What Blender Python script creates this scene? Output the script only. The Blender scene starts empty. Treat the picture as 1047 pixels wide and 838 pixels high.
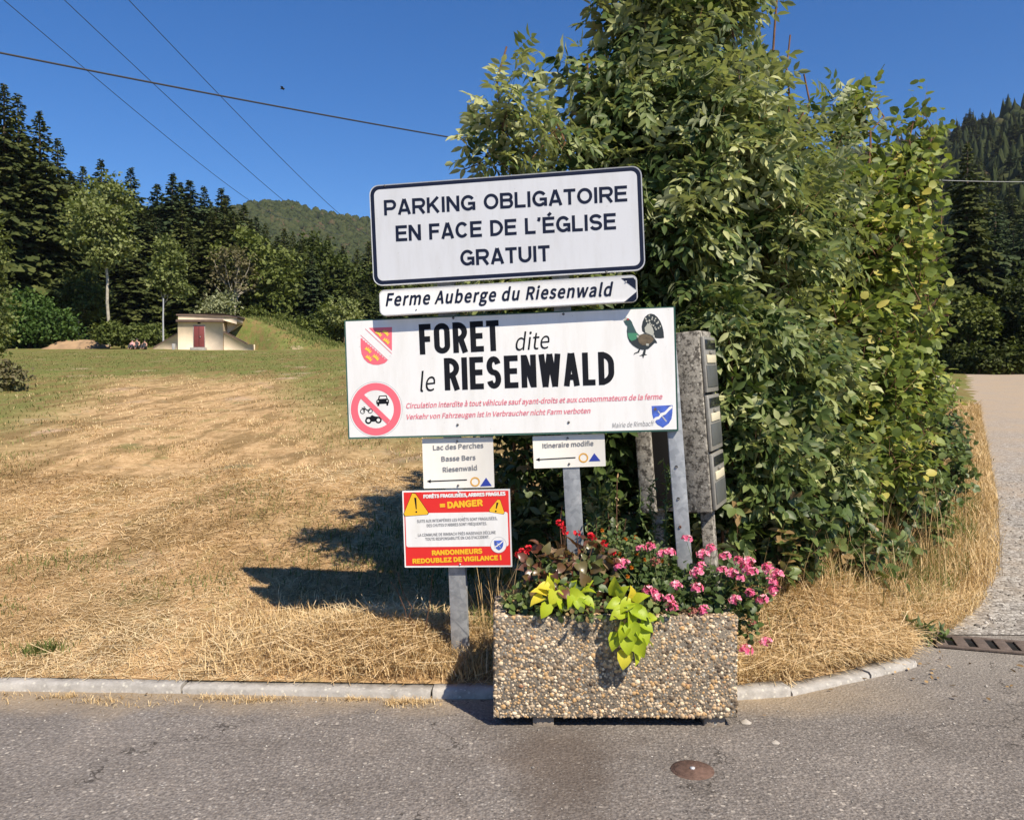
import bpy, math, random, os
import numpy as np
from mathutils import Vector, Matrix
from mathutils.geometry import tessellate_polygon

C = bpy.context.scene
COL = C.collection
R = math.radians
rng = np.random.default_rng(7)
random.seed(7)

# ------------------------------------------------------------------ camera
CAM_Z = 1.6
F, CX, CY, HOR = 850.0, 523.5, 419.0, 400.0
PITCH = math.atan((CY - HOR) / F)
cam_d = bpy.data.cameras.new('camera')
cam_d.sensor_width = 36.0
cam_d.lens = 36.0 * F / 1047.0
cam_d.clip_start, cam_d.clip_end = 0.05, 6000
cam = bpy.data.objects.new('camera', cam_d)
COL.objects.link(cam)
cam.location = (0, 0, CAM_Z)
cam.rotation_euler = (R(90) - PITCH, 0, 0)
C.camera = cam

# ------------------------------------------------------------------ sky, sun, exposure
SUN_DIR = Vector((-1.36, 1.82, -2.53)).normalized()       # the way the light travels
elev = math.asin(-SUN_DIR.z)
azim = math.atan2(-SUN_DIR.x, -SUN_DIR.y)                 # from +Y towards +X
w = bpy.data.worlds.new('World'); C.world = w; w.use_nodes = True
nt = w.node_tree; nt.nodes.clear()
sk = nt.nodes.new('ShaderNodeTexSky'); sk.sky_type = 'NISHITA'; sk.sun_disc = False
sk.sun_elevation = elev; sk.sun_rotation = azim
sk.altitude = 600; sk.air_density = 1.0; sk.dust_density = 0.0; sk.ozone_density = 6.0
bg = nt.nodes.new('ShaderNodeBackground'); bg.inputs[1].default_value = 0.096
wo = nt.nodes.new('ShaderNodeOutputWorld')
hs = nt.nodes.new('ShaderNodeHueSaturation'); hs.inputs['Saturation'].default_value = 1.24; hs.inputs['Hue'].default_value = 0.507; nt.links.new(sk.outputs[0], hs.inputs['Color']); nt.links.new(hs.outputs[0], bg.inputs[0]); nt.links.new(bg.outputs[0], wo.inputs[0])
sd = bpy.data.lights.new('sun', 'SUN'); sd.energy = 5.0; sd.angle = R(0.5); sd.color = (1.0, 0.90, 0.74)
so = bpy.data.objects.new('sun', sd); COL.objects.link(so)
so.rotation_euler = SUN_DIR.to_track_quat('-Z', 'Y').to_euler(); so.location = (20, -30, 40)
C.view_settings.view_transform = 'Standard'; C.view_settings.look = 'None'
C.view_settings.gamma = 1.0; C.view_settings.use_curve_mapping = False
C.view_settings.exposure = 0.50
C.render.engine = 'CYCLES'
C.cycles.max_bounces = 6; C.cycles.transparent_max_bounces = 6
C.cycles.use_denoising = True

# ------------------------------------------------------------------ picture <-> world
FWD = Vector((0, math.cos(PITCH), -math.sin(PITCH))); UPV = Vector((0, math.sin(PITCH), math.cos(PITCH)))
def ray(px, py):
    return FWD + Vector((1, 0, 0)) * ((px - CX) / F) + UPV * (-(py - CY) / F)
def at(px, py, Y):
    d = ray(px, py); t = Y / d.y
    return Vector((d.x * t, Y, CAM_Z + d.z * t))
def on_z(px, py, z):
    d = ray(px, py); t = (z - CAM_Z) / d.z
    return Vector((d.x * t, d.y * t, z))

# ------------------------------------------------------------------ ground heights
EY = np.array([4.0, 4.36, 4.8, 5.33, 6, 7, 10, 14, 20, 45, 80, 160])
EX = np.array([1.2, 1.5, 2.3, 2.7, 3.3, 4.03, 5.76, 7.95, 11.2, 25.0, 44., 88.])
def edge_x(y): return np.interp(y, EY, EX)
def sstep(a, b, x):
    t = np.clip((x - a) / (b - a), 0, 1); return t * t * (3 - 2 * t)
def h_road(x, y):
    y = np.asarray(y, float)
    up = np.where(y < 5.3, 0.0, np.where(y < 7, 0.019 * (y - 5.3) ** 2, 0.0549 + 0.0646 * (y - 7)))
    up = np.where(y > 45, 0.0549 + 0.0646 * 38 - 0.03 * np.minimum(y - 45, 12), up)
    return up
def bumps(x, y):
    return (np.sin(x * 1.7 + y * 0.6) * np.sin(y * 1.1 - x * 0.4) * 0.018 + np.sin(x * 4.3 + 1.3) * np.sin(y * 3.7 + 0.5) * 0.010
            + np.sin(x * 0.43 + 2) * np.sin(y * 0.31) * 0.06 * sstep(8, 20, y)
            + (np.sin(x * 2.3 + 1.1 * np.sin(y * .8)) * np.sin(y * 1.45 + .9 * np.sin(x * 1.2)) * .045 + np.sin(x * .9 - y * .35) * .05) * sstep(5.6, 8.5, y) * (1 - sstep(30, 45, y)))
def h_field(x, y):
    x = np.asarray(x, float); y = np.asarray(y, float)
    f = 0.045 + 0.078 * np.maximum(y - 4.4, 0) + bumps(x, y) * sstep(4.4, 5.4, y)
    f = f + 0.10 * np.exp(-((x + 0.75) / 0.55) ** 2 - ((y - 4.95) / 0.28) ** 2)
    f = f + 0.16 * np.exp(-((x - 2.0) / 0.8) ** 2 - ((y - 5.5) / 0.5) ** 2)
    far = np.maximum(y - 76, 0) * 0.02
    r = h_road(x, y)
    e = edge_x(y)
    k = sstep(0.0, 1.0, (e - x) / (0.6 + 0.22 * np.maximum(y - 4.4, 0)))
    return (r + 0.03) * (1 - k) + (f + far) * k
def hz(x, y): return float(h_field(x, y))

# ------------------------------------------------------------------ objects
def thing(name, label, cat, loc=(0, 0, 0), group=None, rot=None):
    o = bpy.data.objects.new(name, None); COL.objects.link(o)
    o.empty_display_size = 0.1
    o.location = loc
    if rot is not None: o.rotation_euler = rot
    o['label'] = label; o['category'] = cat
    if group: o['group'] = group
    return o
def tag(o, label=None, cat=None, group=None, kind=None):
    for k, v in (('label', label), ('category', cat), ('group', group), ('kind', kind)):
        if v: o[k] = v
    return o
def bare(name, data, parent=None):
    o = bpy.data.objects.new(name, data); COL.objects.link(o)
    if parent is not None: o.parent = parent
    return o
def copy_tree(o, parent=None):
    c = o.copy(); COL.objects.link(c)
    if parent is not None:
        c.parent = parent; c.matrix_parent_inverse = o.matrix_parent_inverse.copy()
    for ch in list(o.children): copy_tree(ch, c)
    return c

class MB:
    """collects vertices, faces and a per-vertex value, then links them as one mesh object"""
    def __init__(s): s.V = []; s.F = []; s.A = []; s.n = 0
    def add(s, V, F, a=0.5):
        V = np.asarray(V, float).reshape(-1, 3)
        for f in (F if isinstance(F, list) and len(F) and isinstance(F[0], np.ndarray) else [np.asarray(F, int)]):
            if len(f): s.F.append(f + s.n)
        s.V.append(V)
        s.A.append(np.broadcast_to(np.asarray(a, float), (len(V),)).copy())
        s.n += len(V)
        return s
    def poly(s, pts, a=0.5):
        tr = tessellate_polygon([[Vector(p) for p in pts]])
        return s.add(pts, np.array(tr, int), a)
    def box(s, lo, hi, a=0.5):
        x0, y0, z0 = lo; x1, y1, z1 = hi
        V = [(x0,y0,z0),(x1,y0,z0),(x1,y1,z0),(x0,y1,z0),(x0,y0,z1),(x1,y0,z1),(x1,y1,z1),(x0,y1,z1)]
        return s.add(V, np.array([(0,3,2,1),(4,5,6,7),(0,1,5,4),(1,2,6,5),(2,3,7,6),(3,0,4,7)]), a)
    def tube(s, P, r, sides=6, a=0.5, cap=True):
        P = np.asarray(P, float); n = len(P)
        r = np.broadcast_to(np.asarray(r, float), (n,))
        T = np.gradient(P, axis=0); T /= np.linalg.norm(T, axis=1)[:, None] + 1e-9
        ref = np.array([0, 0, 1.0]) if abs(T[:, 2]).mean() < 0.8 else np.array([1.0, 0, 0])
        U = np.cross(T, ref); U /= np.linalg.norm(U, axis=1)[:, None] + 1e-9
        W = np.cross(T, U)
        an = np.arange(sides) * 2 * np.pi / sides
        V = P[:, None, :] + r[:, None, None] * (np.cos(an)[None, :, None] * U[:, None, :] + np.sin(an)[None, :, None] * W[:, None, :])
        F = []
        for i in range(n - 1):
            for k in range(sides):
                k2 = (k + 1) % sides
                F.append((i*sides+k, i*sides+k2, (i+1)*sides+k2, (i+1)*sides+k))
        s.add(V.reshape(-1, 3), np.array(F, int), a)
        if cap:
            for e in (0, n - 1):
                s.add(np.vstack([V[e], P[e]]), np.array([(k, (k+1) % sides, sides) for k in range(sides)], int), a)
        return s
    def mesh(s, name, mat, smooth=False):
        me = bpy.data.meshes.new(name)
        V = np.vstack(s.V); A = np.concatenate(s.A)
        me.vertices.add(len(V)); me.vertices.foreach_set('co', V.astype(np.float32).ravel())
        li = np.concatenate([f.ravel() for f in s.F]); lt = np.concatenate([np.full(len(f), f.shape[1]) for f in s.F])
        ls = np.concatenate([[0], np.cumsum(lt)[:-1]])
        me.loops.add(len(li)); me.loops.foreach_set('vertex_index', li.astype(np.int32))
        me.polygons.add(len(lt)); me.polygons.foreach_set('loop_start', ls.astype(np.int32)); me.polygons.foreach_set('loop_total', lt.astype(np.int32))
        if smooth: me.polygons.foreach_set('use_smooth', np.ones(len(lt), bool))
        at_ = me.attributes.new('tone', 'FLOAT', 'POINT'); at_.data.foreach_set('value', A.astype(np.float32))
        me.update(calc_edges=True); me.validate()
        if mat is not None: me.materials.append(mat)
        return me
    def build(s, name, mat, parent=None, smooth=False, bevel=0):
        o = bare(name, s.mesh(name, mat, smooth), parent)
        if bevel:
            b = o.modifiers.new('bevel', 'BEVEL'); b.width = bevel; b.segments = 2; b.limit_method = 'ANGLE'
        return o

def box_obj(name, lo, hi, mat, parent=None, bevel=0.004):
    return MB().box(lo, hi).build(name, mat, parent, bevel=bevel)

# ------------------------------------------------------------------ materials
def mat_new(name):
    m = bpy.data.materials.new(name); m.use_nodes = True
    return m, m.node_tree, m.node_tree.nodes['Principled BSDF']
def N(t, typ, **kw):
    n = t.nodes.new(typ)
    for k, v in kw.items(): setattr(n, k, v)
    return n
def ramp(t, stops, interp='LINEAR'):
    r = N(t, 'ShaderNodeValToRGB'); e = r.color_ramp.elements; r.color_ramp.interpolation = interp
    while len(e) > 1: e.remove(e[-1])
    e[0].position = stops[0][0]; e[0].color = (*stops[0][1], 1)
    for p, c in stops[1:]:
        k = e.new(p); k.color = (*c, 1)
    return r
def noise(t, vec, scale, detail=4, rough=0.6):
    n = N(t, 'ShaderNodeTexNoise'); n.inputs['Scale'].default_value = scale
    n.inputs['Detail'].default_value = detail; n.inputs['Roughness'].default_value = rough
    if vec is not None: t.links.new(vec, n.inputs['Vector'])
    return n
def mixc(t, fac, a, b, mode='MIX'):
    m = N(t, 'ShaderNodeMix', data_type='RGBA', blend_type=mode)
    for sock, v in ((m.inputs[0], fac), (m.inputs[6], a), (m.inputs[7], b)):
        if hasattr(v, 'is_output'): t.links.new(v, sock)
        elif isinstance(v, (int, float)): sock.default_value = v
        else: sock.default_value = (*v, 1)
    return m.outputs[2]
def mathn(t, op, a, b=None):
    m = N(t, 'ShaderNodeMath', operation=op)
    for i, v in enumerate((a, b)):
        if v is None: continue
        if hasattr(v, 'is_output'): t.links.new(v, m.inputs[i])
        else: m.inputs[i].default_value = v
    return m.outputs[0]
def maprange(t, v, a, b, c=0.0, d=1.0):
    m = N(t, 'ShaderNodeMapRange'); m.clamp = True
    t.links.new(v, m.inputs[0])
    for i, q in enumerate((a, b, c, d)): m.inputs[i + 1].default_value = q
    return m.outputs[0]
def bump(t, bs, h, strength, dist):
    b = N(t, 'ShaderNodeBump'); b.inputs['Strength'].default_value = strength; b.inputs['Distance'].default_value = dist
    t.links.new(h, b.inputs['Height']); t.links.new(b.outputs[0], bs.inputs['Normal'])
def plain(name, col, rough=0.5, metal=0.0, var=0.0, scale=20.0, spec=0.5, bmp=0.0):
    m, t, b = mat_new(name)
    b.inputs['Roughness'].default_value = rough; b.inputs['Metallic'].default_value = metal
    b.inputs['Specular IOR Level'].default_value = spec
    if var:
        g = N(t, 'ShaderNodeTexCoord'); n = noise(t, g.outputs['Object'], scale, 5)
        f = maprange(t, n.outputs['Fac'], 0.3, 0.7)
        t.links.new(mixc(t, f, tuple(c * (1 - var) for c in col), tuple(min(1, c * (1 + var)) for c in col)), b.inputs['Base Color'])
        if bmp: bump(t, b, n.outputs['Fac'], bmp, 0.01)
    else:
        b.inputs['Base Color'].default_value = (*col, 1)
    return m
def leafy(name, stops, back=1.35, trans=0.25, rough=0.45, spec=0.35, backcol=None):
    """foliage: tone picks the leaf's own colour, undersides are paler, some light passes through"""
    m, t, b = mat_new(name)
    a = N(t, 'ShaderNodeAttribute', attribute_name='tone')
    r = ramp(t, stops); t.links.new(a.outputs['Fac'], r.inputs[0])
    g = N(t, 'ShaderNodeNewGeometry')
    under = mixc(t, 1.0, r.outputs[0], backcol or (back, back, back * 0.95), 'MULTIPLY') if not backcol else mixc(t, 0.6, r.outputs[0], backcol)
    c = mixc(t, g.outputs['Backfacing'], r.outputs[0], under)
    t.links.new(c, b.inputs['Base Color'])
    b.inputs['Roughness'].default_value = rough; b.inputs['Specular IOR Level'].default_value = spec
    if trans:
        tr = N(t, 'ShaderNodeBsdfTranslucent'); t.links.new(mixc(t, 1.0, c, (1.1, 1.15, 0.5), 'MULTIPLY'), tr.inputs[0])
        mx = N(t, 'ShaderNodeMixShader'); mx.inputs[0].default_value = trans
        t.links.new(b.outputs[0], mx.inputs[1]); t.links.new(tr.outputs[0], mx.inputs[2])
        t.links.new(mx.outputs[0], t.nodes['Material Output'].inputs[0])
    return m

# --- asphalt
def asphalt_mat():
    m, t, b = mat_new('old_asphalt')
    g = N(t, 'ShaderNodeNewGeometry'); P = g.outputs['Position']
    v = N(t, 'ShaderNodeTexVoronoi'); v.inputs['Scale'].default_value = 78; t.links.new(P, v.inputs['Vector'])
    v2 = N(t, 'ShaderNodeTexVoronoi'); v2.inputs['Scale'].default_value = 38; t.links.new(P, v2.inputs['Vector'])
    big = noise(t, P, 0.9, 5, 0.62); fine = noise(t, P, 55, 4, 0.7); mid = noise(t, P, 5, 4)
    base = ramp(t, [(0.25, (0.165, 0.145, 0.128)), (0.5, (0.220, 0.196, 0.175)), (0.75, (0.280, 0.252, 0.226))])
    t.links.new(mathn(t, 'ADD', mathn(t, 'MULTIPLY', big.outputs[0], 0.65), mathn(t, 'MULTIPLY', mid.outputs[0], 0.35)), base.inputs[0])
    sep = N(t, 'ShaderNodeSeparateColor'); t.links.new(v.outputs['Color'], sep.inputs[0])
    sep2 = N(t, 'ShaderNodeSeparateColor'); t.links.new(v2.outputs['Color'], sep2.inputs[0])
    c = mixc(t, maprange(t, fine.outputs[0], 0.42, 0.62), mixc(t, 1.0, base.outputs[0], (0.62, 0.62, 0.63), 'MULTIPLY'), mixc(t, 1.0, base.outputs[0], (1.18, 1.18, 1.18), 'MULTIPLY'))
    agg = ramp(t, [(0.0, (0.05, 0.046, 0.042)), (0.3, (0.14, 0.115, 0.095)), (0.72, (0.27, 0.225, 0.185)), (0.90, (0.46, 0.40, 0.33)), (1, (0.6, 0.57, 0.52))])
    t.links.new(sep.outputs[0], agg.inputs[0])
    c = mixc(t, mathn(t, 'MULTIPLY', maprange(t, v.outputs['Distance'], 0.55, 0.25), 0.45), c, agg.outputs[0])
    chip = mathn(t, 'MULTIPLY', maprange(t, sep2.outputs[0], 0.90, 0.95), maprange(t, v2.outputs['Distance'], 0.36, 0.25))
    c = mixc(t, mathn(t, 'MULTIPLY', chip, 0.8), c, (0.46, 0.41, 0.35))
    # damp brown stain running from the planter, dust along the kerb
    sp = N(t, 'ShaderNodeSeparateXYZ'); t.links.new(P, sp.inputs[0])
    wob = noise(t, P, 2.6, 4)
    dx = mathn(t, 'ABSOLUTE', mathn(t, 'SUBTRACT', mathn(t, 'ADD', sp.outputs[0], mathn(t, 'MULTIPLY', wob.outputs[0], 0.7)), 0.58))
    st = mathn(t, 'MULTIPLY', maprange(t, dx, 0.36, 0.08), mathn(t, 'MULTIPLY', maprange(t, sp.outputs[1], 4.1, 3.75), maprange(t, sp.outputs[1], 2.7, 3.3)))
    c = mixc(t, mathn(t, 'MULTIPLY', st, 0.6), c, (0.085, 0.062, 0.046))
    k = mathn(t, 'MULTIPLY', maprange(t, mathn(t, 'ADD', sp.outputs[1], mathn(t, 'MULTIPLY', wob.outputs[0], 0.5)), 4.28, 4.56), maprange(t, sp.outputs[0], 2.3, 1.5))
    c = mixc(t, mathn(t, 'MULTIPLY', k, 0.75), c, (0.34, 0.26, 0.17))
    rd = mathn(t, 'ADD', mathn(t, 'MULTIPLY', sp.outputs[0], 0.55), mathn(t, 'MULTIPLY', sp.outputs[1], 0.85))
    k2 = maprange(t, mathn(t, 'ADD', rd, mathn(t, 'MULTIPLY', wob.outputs[0], 1.1)), 5.0, 6.6)
    c = mixc(t, mathn(t, 'MULTIPLY', k2, 0.38), c, (0.36, 0.325, 0.28))
    wv = N(t, 'ShaderNodeVectorMath', operation='ADD'); t.links.new(P, wv.inputs[0]); wn = noise(t, P, 1.7, 5, .7); t.links.new(wn.outputs['Color'], wv.inputs[1])
    cv = N(t, 'ShaderNodeTexVoronoi', feature='DISTANCE_TO_EDGE'); cv.inputs['Scale'].default_value = 0.62; t.links.new(wv.outputs[0], cv.inputs['Vector'])
    crack = mathn(t, 'MULTIPLY', maprange(t, cv.outputs['Distance'], .006, .0015), maprange(t, mid.outputs[0], .42, .55))
    c = mixc(t, mathn(t, 'MULTIPLY', crack, .75), c, (0.035, 0.03, 0.026))
    wear = noise(t, P, 2.2, 6, .72); c = mixc(t, maprange(t, wear.outputs[0], .50, .68, 0, .5), c, mixc(t, 1.0, c, (1.35, 1.32, 1.28), 'MULTIPLY'))
    c = mixc(t, maprange(t, wear.outputs[0], .45, .30, 0, .6), c, mixc(t, 1.0, c, (.66, .64, .62), 'MULTIPLY'))
    t.links.new(c, b.inputs['Base Color']); b.inputs['Roughness'].default_value = 0.95; b.inputs['Specular IOR Level'].default_value = 0.1
    hh = mathn(t, 'ADD', mathn(t, 'MULTIPLY', v.outputs['Distance'], -0.6), mathn(t, 'MULTIPLY', fine.outputs[0], 0.9))
    bump(t, b, hh, 0.9, 0.008)
    return m
def gravel_mat():
    m, t, b = mat_new('pale_gravel')
    g = N(t, 'ShaderNodeNewGeometry'); P = g.outputs['Position']
    v = N(t, 'ShaderNodeTexVoronoi'); v.inputs['Scale'].default_value = 42; t.links.new(P, v.inputs['Vector'])
    sep = N(t, 'ShaderNodeSeparateColor'); t.links.new(v.outputs['Color'], sep.inputs[0])
    sp = N(t, 'ShaderNodeSeparateXYZ'); t.links.new(P, sp.inputs[0])
    n = noise(t, P, 1.2, 5); n2 = noise(t, P, 30, 4)
    st = ramp(t, [(0, (0.15, 0.135, 0.12)), (0.4, (0.27, 0.245, 0.215)), (0.8, (0.40, 0.37, 0.33)), (1, (0.54, 0.51, 0.46))])
    t.links.new(sep.outputs[0], st.inputs[0])
    dirt = mixc(t, n2.outputs[0], (0.33, 0.255, 0.18), (0.47, 0.37, 0.265))
    f = mathn(t, 'ADD', maprange(t, sp.outputs[1], 9, 24, 0, 0.75), maprange(t, n.outputs[0], 0.42, 0.72, 0, 0.6))
    c = mixc(t, f, st.outputs[0], dirt)
    t.links.new(c, b.inputs['Base Color']); b.inputs['Roughness'].default_value = 0.95; b.inputs['Specular IOR Level'].default_value = 0.15
    bump(t, b, mathn(t, 'ADD', mathn(t, 'MULTIPLY', v.outputs['Distance'], -1.0), n2.outputs[0]), 0.8, 0.012)
    return m
def field_mat():
    m, t, b = mat_new('dry_field')
    g = N(t, 'ShaderNodeNewGeometry'); P = g.outputs['Position']
    sp = N(t, 'ShaderNodeSeparateXYZ'); t.links.new(P, sp.inputs[0])
    n1 = noise(t, P, 0.55, 6, 0.62); n2 = noise(t, P, 9, 6, 0.7); n3 = noise(t, P, 60, 3, 0.7)
    mp = N(t, 'ShaderNodeMapping'); mp.inputs['Scale'].default_value = (1.3, 0.28, 1); t.links.new(P, mp.inputs[0])
    n4 = noise(t, mp.outputs[0], 1.6, 6, 0.66)
    straw = ramp(t, [(0.30, (0.14, 0.085, 0.038)), (0.43, (0.36, 0.225, 0.105)), (0.55, (0.60, 0.405, 0.215)), (0.74, (0.76, 0.56, 0.34))])
    n5 = noise(t, P, 2.6, 6, .72)
    s = mathn(t, 'ADD', mathn(t, 'ADD', mathn(t, 'MULTIPLY', n2.outputs[0], 0.42), mathn(t, 'MULTIPLY', n3.outputs[0], 0.24)), mathn(t, 'MULTIPLY', n5.outputs[0], .34))
    t.links.new(s, straw.inputs[0])
    green = ramp(t, [(0.25, (0.060, 0.085, 0.020)), (0.55, (0.115, 0.155, 0.036)), (0.8, (0.24, 0.235, 0.075))]); t.links.new(s, green.inputs[0])
    # worn track up the slope: x about -0.40 y
    off = mathn(t, 'ABSOLUTE', mathn(t, 'ADD', sp.outputs[0], mathn(t, 'MULTIPLY', sp.outputs[1], 0.385)))
    track = maprange(t, mathn(t, 'ADD', off, mathn(t, 'MULTIPLY', n1.outputs[0], -3.0)), .3, 2.4)     # 0 on the track
    dist = maprange(t, mathn(t, 'ADD', sp.outputs[1], mathn(t, 'MULTIPLY', n1.outputs[0], 8)), 11, 20)
    endg = maprange(t, mathn(t, 'ADD', sp.outputs[1], mathn(t, 'MULTIPLY', n4.outputs[0], 16)), 35, 43)
    pat = maprange(t, n4.outputs[0], 0.56, 0.70)
    gf = mathn(t, 'MAXIMUM', mathn(t, 'MULTIPLY', mathn(t, 'MULTIPLY', track, dist), 0.85), mathn(t, 'MAXIMUM', mathn(t, 'MULTIPLY', endg, 0.95), mathn(t, 'MULTIPLY', pat, 0.45)))
    gf = mathn(t, 'MULTIPLY', gf, maprange(t, n2.outputs[0], 0.25, 0.55, 0.55, 1.0))
    c = mixc(t, gf, straw.outputs[0], green.outputs[0])
    c = mixc(t, mathn(t, 'MULTIPLY', maprange(t, n4.outputs[0], .53, .42), .75), c, mixc(t, n5.outputs[0], (0.13, 0.085, 0.035), (0.30, 0.20, 0.09)))
    soil = maprange(t, n1.outputs[0], 0.60, 0.70)
    c = mixc(t, mathn(t, 'MULTIPLY', soil, 0.75), c, mixc(t, n2.outputs[0], (0.42, 0.29, 0.20), (0.62, 0.45, 0.32)))
    gp = noise(t, P, 1.1, 6, .7); c = mixc(t, mathn(t, 'MULTIPLY', maprange(t, gp.outputs[0], .58, .68), .6), c, green.outputs[0])
    t.links.new(c, b.inputs['Base Color']); b.inputs['Roughness'].default_value = 1.0; b.inputs['Specular IOR Level'].default_value = 0.05
    bump(t, b, s, 1.0, 0.05)
    return m
def concrete_mat(name, base, lich=0.0, scale=9.0):
    m, t, b = mat_new(name)
    g = N(t, 'ShaderNodeTexCoord'); P = g.outputs['Object']
    n1 = noise(t, P, scale, 6, 0.65); n2 = noise(t, P, scale * 9, 4, 0.7); n3 = noise(t, P, scale * 2.7, 5, 0.6)
    c = mixc(t, n2.outputs[0], tuple(x * 0.75 for x in base), tuple(x * 1.2 for x in base))
    c = mixc(t, maprange(t, n1.outputs[0], 0.35, 0.65, 0.55, 0.0), c, tuple(x * 0.45 for x in base))
    if lich:
        c = mixc(t, mathn(t, 'MULTIPLY', maprange(t, mathn(t, 'ADD', mathn(t, 'MULTIPLY', n3.outputs[0], .6), mathn(t, 'MULTIPLY', n2.outputs[0], .4)), 0.48, 0.56), lich), c, (0.06, 0.053, 0.045))
        v = N(t, 'ShaderNodeTexVoronoi'); v.inputs['Scale'].default_value = 45; t.links.new(P, v.inputs['Vector'])
        sp = N(t, 'ShaderNodeSeparateColor'); t.links.new(v.outputs['Color'], sp.inputs[0])
        k = mathn(t, 'MULTIPLY', maprange(t, sp.outputs[0], 0.62, 0.66), maprange(t, mathn(t, 'ADD', v.outputs['Distance'], mathn(t, 'MULTIPLY', n2.outputs[0], 0.25)), 0.5, 0.38))
        c = mixc(t, mathn(t, 'MULTIPLY', k, 0.75), c, (0.52, 0.49, 0.42))
    t.links.new(c, b.inputs['Base Color']); b.inputs['Roughness'].default_value = 0.92; b.inputs['Specular IOR Level'].default_value = 0.2
    bump(t, b, mathn(t, 'ADD', n2.outputs[0], n1.outputs[0]), 0.6, 0.006)
    return m
def pebble_mat():
    m, t, b = mat_new('washed_pebble')
    a = N(t, 'ShaderNodeAttribute', attribute_name='tone')
    r = ramp(t, [(0.0, (0.08, 0.064, 0.05)), (0.18, (0.18, 0.148, 0.118)), (0.34, (0.35, 0.28, 0.20)), (0.46, (0.46, 0.31, 0.155)), (0.56, (0.50, 0.41, 0.30)), (0.70, (0.32, 0.295, 0.26)), (0.84, (0.60, 0.52, 0.41)), (0.95, (0.73, 0.67, 0.56)), (1.0, (0.26, 0.125, 0.07))])
    t.links.new(a.outputs['Fac'], r.inputs[0])
    g = N(t, 'ShaderNodeTexCoord'); n1 = noise(t, g.outputs['Object'], 4.5, 6, .7); n2 = noise(t, g.outputs['Object'], 60, 3, .6)
    c = mixc(t, maprange(t, n1.outputs[0], .50, .70, 0, .4), r.outputs[0], mixc(t, 1.0, r.outputs[0], (.55, .47, .36), 'MULTIPLY'))
    c = mixc(t, 1.0, c, (1.14, 1.02, .86), 'MULTIPLY')
    c = mixc(t, maprange(t, n2.outputs[0], .5, .7, 0, .4), c, mixc(t, 1.0, c, (.6, .57, .52), 'MULTIPLY'))
    t.links.new(c, b.inputs['Base Color'])
    b.inputs['Roughness'].default_value = 0.7; b.inputs['Specular IOR Level'].default_value = 0.35
    return m
def galv_mat():
    m, t, b = mat_new('galvanised_steel')
    g = N(t, 'ShaderNodeTexCoord'); P = g.outputs['Object']
    v = N(t, 'ShaderNodeTexVoronoi'); v.inputs['Scale'].default_value = 38; t.links.new(P, v.inputs['Vector'])
    n = noise(t, P, 14, 5); n2 = noise(t, P, 60, 4)
    sp = N(t, 'ShaderNodeSeparateColor'); t.links.new(v.outputs['Color'], sp.inputs[0])
    c = mixc(t, sp.outputs[0], (0.28, 0.295, 0.31), (0.40, 0.415, 0.43))
    c = mixc(t, maprange(t, n.outputs[0], 0.5, 0.7, 0, 0.6), c, (0.55, 0.56, 0.56))
    c = mixc(t, maprange(t, n2.outputs[0], 0.63, 0.75, 0, 0.5), c, (0.22, 0.19, 0.16))
    t.links.new(c, b.inputs['Base Color']); b.inputs['Metallic'].default_value = 0.35; b.inputs['Roughness'].default_value = 0.5
    return m
def enamel(name, col, rough=0.38, dirt=0.10):
    m, t, b = mat_new(name)
    g = N(t, 'ShaderNodeTexCoord'); P = g.outputs['Object']
    mp = N(t, 'ShaderNodeMapping'); mp.inputs['Scale'].default_value = (6, 6, 1.1); t.links.new(P, mp.inputs[0])
    n = noise(t, mp.outputs[0], 2.0, 6, 0.7); n2 = noise(t, P, 45, 3, 0.6)
    c = mixc(t, mathn(t, 'MULTIPLY', maprange(t, n.outputs[0], 0.45, 0.75), dirt), col, tuple(x * y for x, y in zip(col, (0.62, 0.58, 0.50))))
    c = mixc(t, maprange(t, n2.outputs[0], 0.68, 0.76, 0, dirt * 1.6), c, (0.20, 0.17, 0.13))
    t.links.new(c, b.inputs['Base Color']); b.inputs['Roughness'].default_value = rough
    b.inputs['Specular IOR Level'].default_value = 0.4
    return m

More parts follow.
